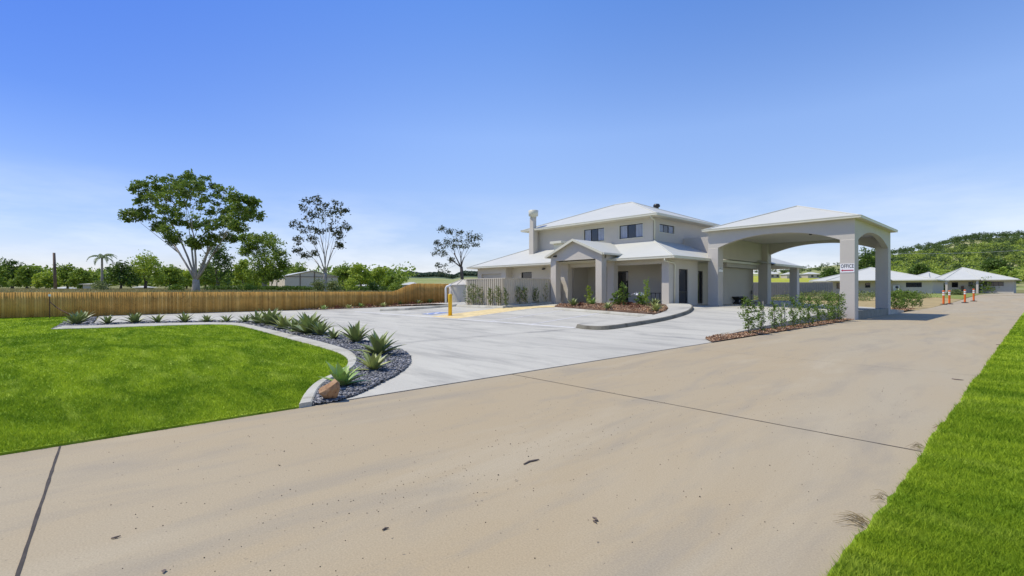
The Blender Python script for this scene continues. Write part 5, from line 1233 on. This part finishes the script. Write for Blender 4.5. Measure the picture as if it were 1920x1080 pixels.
def small_house(name, label, px0, px1, ybase, yeave, yridge, D, wm='white', cat='house', group=None, wins=2, w=7.0):
    a = P(px0, ybase, D); c = P(px1, ybase, D); z0 = min(T(a.x, a.y), a.z)-.3; ze = P(px0, yeave, D).z; zr = P(px0, yridge, D).z; u = Vector((c.x-a.x, c.y-a.y, 0)); n_ = u.normalized(); dp = Vector((-n_.y, n_.x, 0)); dp = dp if camd(dp.x, dp.y) > 0 else -dp
    A = Vector((a.x, a.y, z0)); s = thing(name, label, cat, A, group); up_ = Vector((0, 0, 1)); b = MB(); he = ze-z0; hr = zr-z0
    q = [A, A+u, A+u+dp*w, A+dp*w]; b.add(q+[p+up_*he for p in q], [(0, 1, 5, 4), (1, 2, 6, 5), (2, 3, 7, 6), (3, 0, 4, 7)]); link('wall', b.mesh('wall', M[wm]), s)
    e = .5; r = [A-n_*e-dp*e, A+u+n_*e-dp*e, A+u+n_*e+dp*(w+e), A-n_*e+dp*(w+e)]; k = min(u.length*.35, w/2); m0 = A+n_*k+dp*w/2+up_*hr; m1 = A+u-n_*k+dp*w/2+up_*hr; b = MB()
    b.add([p+up_*he for p in r]+[m0, m1], [(0, 1, 5, 4), (1, 2, 5), (2, 3, 4, 5), (3, 0, 4), (3, 2, 1, 0)]); link('roof', b.mesh('roof', M['roof']), s)
    for i in range(wins):
        p = A+u*((i+.6)/(wins+.2))-dp*.03+up_*(he*.4); b = MB(); b.add([p, p+n_*1.3, p+n_*1.3+up_*he*.38, p+up_*he*.38, p-dp*.03, p+n_*1.3-dp*.03, p+n_*1.3+up_*he*.38-dp*.03, p+up_*he*.38-dp*.03], [(0, 1, 2, 3), (4, 5, 6, 7), (0, 1, 5, 4), (1, 2, 6, 5), (2, 3, 7, 6), (3, 0, 4, 7)]); link('window', b.mesh('window', M['dark']), s)
    return s
small_house('corrugated_shed', 'small pale grey shed left of the palm beyond the fence', 155, 177, 545, 533, 531, 80, 'tank', 'shed', wins=0, w=2.5)
small_house('distant_house', 'white roofed house right of the bare pole', 100, 118, 547, 541, 537.5, 95, wins=1, w=3)
small_house('distant_house', 'low pale building between the dark tree and the largest gum', 252, 268, 547, 539, 536, 98, wins=1, w=3)
small_house('distant_house', 'white low house half hidden right of the steel shed', 668, 697, 546, 536, 531, 120)
small_house('distant_house', 'grey roofed house just left of the rise in the timber fence', 754, 778, 545, 534, 528.5, 115, 'shed')
small_house('distant_house', 'small house above the fence before the rise, beside the trees', 712, 724, 545, 533, 529, 150, wins=1)

# ================================================================== BACKGROUND RIGHT
def cottage(label, xr, yf, w, d, z0, eave=2.45, ax=.45, rise=2.65, pw=9.9, inl=3.2):
    s = thing('cottage', label, 'cottage', (xr-w/2, yf+d/2, z0), 'white roofed motel cottages'); x0 = xr-w; x1 = xr; y0, y1 = yf, yf+d
    def cp(name, mb, m, parent=None):
        o = mb.obj(name, m); o.parent = parent or s; o.location = (0, 0, 0) if parent else -Vector(s.location); return o
    wx = x0+inl
    holes = [(x1-3.6, x1-1.4, z0+1.25, z0+2.1), (x1-6.6, x1-5.9, z0+1.2, z0+2.15), (wx+.8, wx+1.8, z0+1.0, z0+2.1), (wx+5.4, wx+6.2, z0+1.2, z0+2.1)]
    cp('wall', merge(wall_open(wx, x1, z0-1.2, z0+eave, holes, y0, 'Y')), M['wall']); cp('wall', MB().box(x1-.2, x1, y0+.2, y1, z0-1.2, z0+eave), M['wall']); cp('wall', MB().box(wx, wx+.2, y0+.2, y1, z0-1.2, z0+eave), M['wall'])
    for h in holes:
        b = MB(); fr = .05; b.box(h[0], h[1], y0+.06, y0+.1, h[2], h[2]+fr); b.box(h[0], h[1], y0+.06, y0+.1, h[3]-fr, h[3])
        for xx in np.linspace(h[0], h[1]-fr, 4 if h[1]-h[0] > 1.5 else 2): b.box(xx, xx+fr, y0+.062, y0+.098, h[2]+fr, h[3]-fr)
        wn = cp('window', b, M['dark']); b = MB(); b.box(h[0], h[1], y0+.11, y0+.13, h[2], h[3]); cp('pane', b, M['glass'], wn)
    ez = z0+eave+.1; zi = ez+rise; a = (x0+w*ax, (y0+y1)/2, zi); bb = a
    hm = MB().add([(x0-.5, y0-.8, ez), (x1+.7, y0-.8, ez), (x1+.7, y1+.6, ez), (x0-.5, y1+.6, ez), a], [(0, 1, 4), (1, 2, 4), (2, 3, 4), (3, 0, 4)]); rf = cp('roof', hm, M['roof'])
    cp('ridge_cap', caps([((x0-.5, y0-.8, z0+eave+.1), a), ((x1+.7, y0-.8, z0+eave+.1), bb)], .1), M['roof'], rf)
    b = MB(); b.box(x0-.5, x1+.7, y0-.95, y0-.8, z0+eave-.05, z0+eave+.12); b.box(x1+.7, x1+.85, y0-.8, y1, z0+eave-.05, z0+eave+.12); cp('gutter', b, M['trim'], rf); b = MB(); b.box(x0-.5, x1+.7, y0-.8, y1+.6, z0+eave-.05, z0+eave); cp('soffit', b, M['soffit'], rf)
    pa = (a[0], a[1]-1.2, zi-.02); pz = ez+.03; pq = [(wx-.3, y0-2.4, pz), (wx-.3+pw, y0-2.4, pz), (wx-.3+pw, a[1], pz), (wx-.3, a[1], pz)]
    cp('porch_roof', MB().add(pq+[pa], [(0, 1, 4), (1, 2, 4), (3, 0, 4)]), M['roof'], rf)
    cp('ridge_cap', caps([(pq[0], pa), (pq[1], pa)], .1), M['roof'], rf)
    cp('gutter', MB().box(wx-.3, wx-.3+pw, y0-2.55, y0-2.4, z0+eave, z0+eave+.14), M['trim'], rf); cp('soffit', MB().box(wx-.3, wx-.3+pw, y0-2.4, y0-.96, z0+eave+.02, z0+eave+.06), M['soffit'], rf)
    for xx, yy in ((x0+.1, y0-.7), (wx, y0-2.2), (wx-.9+pw, y0-2.2)):
        b = MB(); b.box(xx, xx+.35, yy, yy+.35, z0-1.2, z0+eave-.06); cp('column', b, M['wall'])
    for k, (ax, az) in enumerate(((x1-4.9, .95), (x1-4.9, .25))):
        b = MB(); b.box(ax-.45, ax+.45, y0-.42, y0-.1, z0+az, z0+az+.62); ac = cp('air_conditioner', b, M['white']); b = MB(); b.tube([(ax+.1, y0-.45, z0+az+.31), (ax+.1, y0-.42, z0+az+.31)], .24, 16); cp('fan_grille', b, M['dark'], ac)
    b = MB(); b.tube([(x1-6.9-.6, y0-.25, z0), (x1-6.9-.6, y0-.25, z0+1.3)], .22, 12); cp('hot_water_unit', b, M['pole'])
    return s
c1 = cottage('nearer white roofed cottage directly right of and behind the canopy columns', -12.6, 110.5, 18.2, 14.5, .82)
c2 = cottage('farther white roofed cottage at the right edge of the view', -3.5, 139, 12.2, 15, 1.15, ax=.34, rise=2.85, pw=5.6, inl=2.2)
cottage('white roofed cottage seen between the two nearer ones', -16.5, 176, 10, 12.5, 1.9, ax=.5, rise=2.3, pw=5, inl=1.5)
# grey fence far
def far_fence():
    a = P(1400, 552, 76); c = P(1562, 552, 76); t = thing('grey_fence', 'long grey steel boundary fence seen under the canopy', 'fence', (a.x, a.y, .2)); b = MB(); corr(b, (a.x, a.y), (c.x, c.y), lambda x, y: .2, 2.72, .35, .06); link('fence_panel', b.mesh('fence_panel', plain('grey_fence_steel', (.27, .26, .22), .7, .08)), t)
    b = MB(); b.tube([(a.x, a.y, 2.73), (c.x, c.y, 2.73)], .05, 4); link('top_rail', b.mesh('top_rail', M['shed']), t)
far_fence()
# dry lawn, path, reeds beyond the canopy
def gsheet(name, pxs, m, off, label): return struct(sheet(name, [G(*p, T) for p in pxs], T, m, off, 4, 0, edge=3), label)
M['drylawn'] = plain('patchy_dry_turf', (.36, .27, .11), .95, .2, .5, bs=.6, bscale=30)
M['greenlawn'] = plain('patchy_green_turf', (.20, .23, .035), .95, .25, .4, bs=.6, bscale=30)
struct(sheet('dry_lawn', [(RX0-.02, 43), (RX0-.02, 96), (-60, 96), (-60, 52), (-24, 47.5), (-14, 47.2), (-9, 47.2)], T, M['drylawn'], .05, 3, .2, edge=2.5), 'patchy brown lawn beyond the canopy')
struct(sheet('green_lawn', [(RX0-.03, 78), (RX0-.03, 100), (-9, 134), (-24, 108), (-16, 96), (-9.0, 84)], T, M['greenlawn'], .09, 3, .2, edge=2.5), 'green patch of lawn beside the far driveway')
struct(sheet('path', [(RX1, 95.9), (6, 128), (-4, 136), (RX0, 95.9)], lambda x, y: max(T(x, y), RZ(min(y, 96))-.06), M['road'], .07, 4, .2, edge=2.5), 'far end of the driveway')
def clumpstuff(name, line, w, h, n, mat, label, leaf=.2, cat='ground cover', zf=None):
    k = rng.random(n); L = np.array(line); seg = np.linspace(0, 1, len(L)); x = np.interp(k, seg, L[:, 0])+rng.normal(size=n)*w; y = np.interp(k, seg, L[:, 1])+rng.normal(size=n)*w
    z = np.array([(zf or T)(a, c) for a, c in zip(x, y)])+rng.random(n)**.8*h*(.7+.4*np.sin(k*33)); v, f = leaf_cloud(np.c_[x, y, z], leaf); tag(link(name, mesh_np(name, v, f, mat)), label, cat, None, 'stuff')
clumpstuff('ground_cover', [(-40, 62), (-24, 66), (-14, 70)], 1.0, .75, 8000, F_['grey'], 'band of low grey green plants before the grey fence', .2)
clumpstuff('ground_cover', [(-30, 84), (-16, 86), (-10.5, 80)], 1.0, .9, 7000, F_['grey'], 'low reeds before the nearer cottage', .22)
for a in [('leafy bush between the two cottages', 1757, 526, 550, 34, 112, 'hedge'), ('denser bush right of the gap between cottages', 1780, 530, 550, 32, 108, 'hedge'), ('round green bush left of the large one before the farther cottage', 1816, 529, 551, 32, 118, 'mid'), ('large dark bush before the farther cottage', 1842, 521, 552, 40, 100, 'mid'), ('reedy clump by the orange posts', 1792, 545, 562, 22, 72, 'grey')]:
    dome_tree('bush', *a, cat='bush', group='bushes around the cottages', nc=8, sub=12, per=12, low=0, trunk=.15, leaf=.3)
for a in [('tall dark tree seen through the canopy arch behind the cottage', 1622, 462, 548, 56, 160, 'dark'), ('dark round trees left of the cottage on the field', 1556, 504, 535, 36, 230, 'dark'), ('dark tree beside the round field tree', 1582, 502, 535, 30, 235, 'dark'), ('bright lime tree on the lower hill slope at the right', 1880, 502, 540, 26, 200, 'lime'), ('smaller lime tree beside it on the lower hill slope', 1900, 507, 540, 16, 205, 'lime'),
          ('dark tree at the foot of the hill above the nearer cottage', 1725, 488, 545, 40, 190, 'dark'), ('dark spreading tree on the hill foot at the right', 1868, 480, 540, 50, 230, 'dark')]:
    dome_tree('broadleaf_tree', *a, group='trees at the foot of the hill', sub=16, per=14, low=.05)
for a in [('long pale house roof on the field, left of the canopy opening', 1441, 1462, 520, 514, 509, 300), ('second pale house on the field', 1476, 1503, 519, 514.5, 510, 290), ('third house on the field with grey roof', 1515, 1538, 519, 514, 510, 290)]:
    l, p0, p1, yb, ye, yr, D = a; small_house('distant_house', l, p0, p1, yb, ye, yr, D, 'shed', group='houses on the far field')
# hillside woodland
def woodland(name, label, pxr, Dr, n, per, rad, leaf, mat, dens=None, mask=None):
    C = []; tries = 0
    while len(C) < n and tries < n*20:
        tries += 1; px = random.uniform(*pxr); D = random.uniform(Dr[0]**2, Dr[1]**2)**.5
        if dens and random.random() > dens(px, D): continue
        p = P(px, 545, D); s = random.uniform(.55, 1.35); C.append((p.x, p.y, T(p.x, p.y), s))
    C = np.array(C); k = len(C); d = rng.normal(size=(k, per, 3)); d /= np.linalg.norm(d, axis=2)[:, :, None]; q = rng.uniform(.5, 1, (k, per, 1))
    pts = C[:, None, :3]+d*q*rad*C[:, 3][:, None, None]*np.array([1, 1, .8]); pts[:, :, 2] += (rad*1.15*C[:, 3])[:, None]
    v, f = leaf_cloud(pts.reshape(-1, 3), leaf, 1.3); print(name, k); tag(link(name, mesh_np(name, v, f, mat)), label, 'woodland', None, 'stuff')
def patchy(a, b_, lo, hi):
    from mathutils import noise as mn
    def f(px, D):
        v = mn.noise(Vector((px*a, D*b_, 3.1)))*.6+mn.noise(Vector((px*a*3.1, D*b_*3.1, 1.7)))*.4+.5
        return lo+(hi-lo)*max(0, min(1, (v-.38)/.25))
    return f
woodland('hillside_woodland', 'bright green scrubby trees on the lower slopes of the right hand hill', (1620, 2100), (190, 520), 2000, 46, 2.7, 1.15, F_['hill'], patchy(.02, .02, .05, 1))
woodland('hillside_woodland', 'dark trees scattered over the right hand hill', (1630, 2100), (300, 620), 1350, 44, 2.8, 1.2, F_['hilldark'], patchy(.03, .03, .1, 1))
woodland('ridge_trees', 'scattered trees on the lower grassy hill', (1380, 1640), (380, 620), 190, 30, 1.9, .9, F_['hilldark'])
woodland('ridge_trees', 'dark skyline trees along the hill crest', (1600, 2000), (585, 640), 230, 40, 3.4, 1.3, F_['hilldark'])
woodland('far_forest', 'dark wooded hills on the horizon left of the office', (690, 1000), (1250, 1560), 4200, 20, 4.2, 4.0, F_['farhill'])
woodland('far_woodland', 'belt of distant trees behind the timber fence', (-200, 760), (150, 260), 700, 60, 3.6, 1.1, F_['mid'])
# power line over the hill
b = MB(); a = P(1665, 475.5, 300); c = P(2000, 463, 300); b.tube([a.lerp(c, t)+Vector((0, 0, -1.4*math.sin(math.pi*t))) for t in np.linspace(0, 1, 12)], .12, 4); tag(b.obj('power_line', M['tank']), 'single pale power line crossing in front of the hill', 'cable')
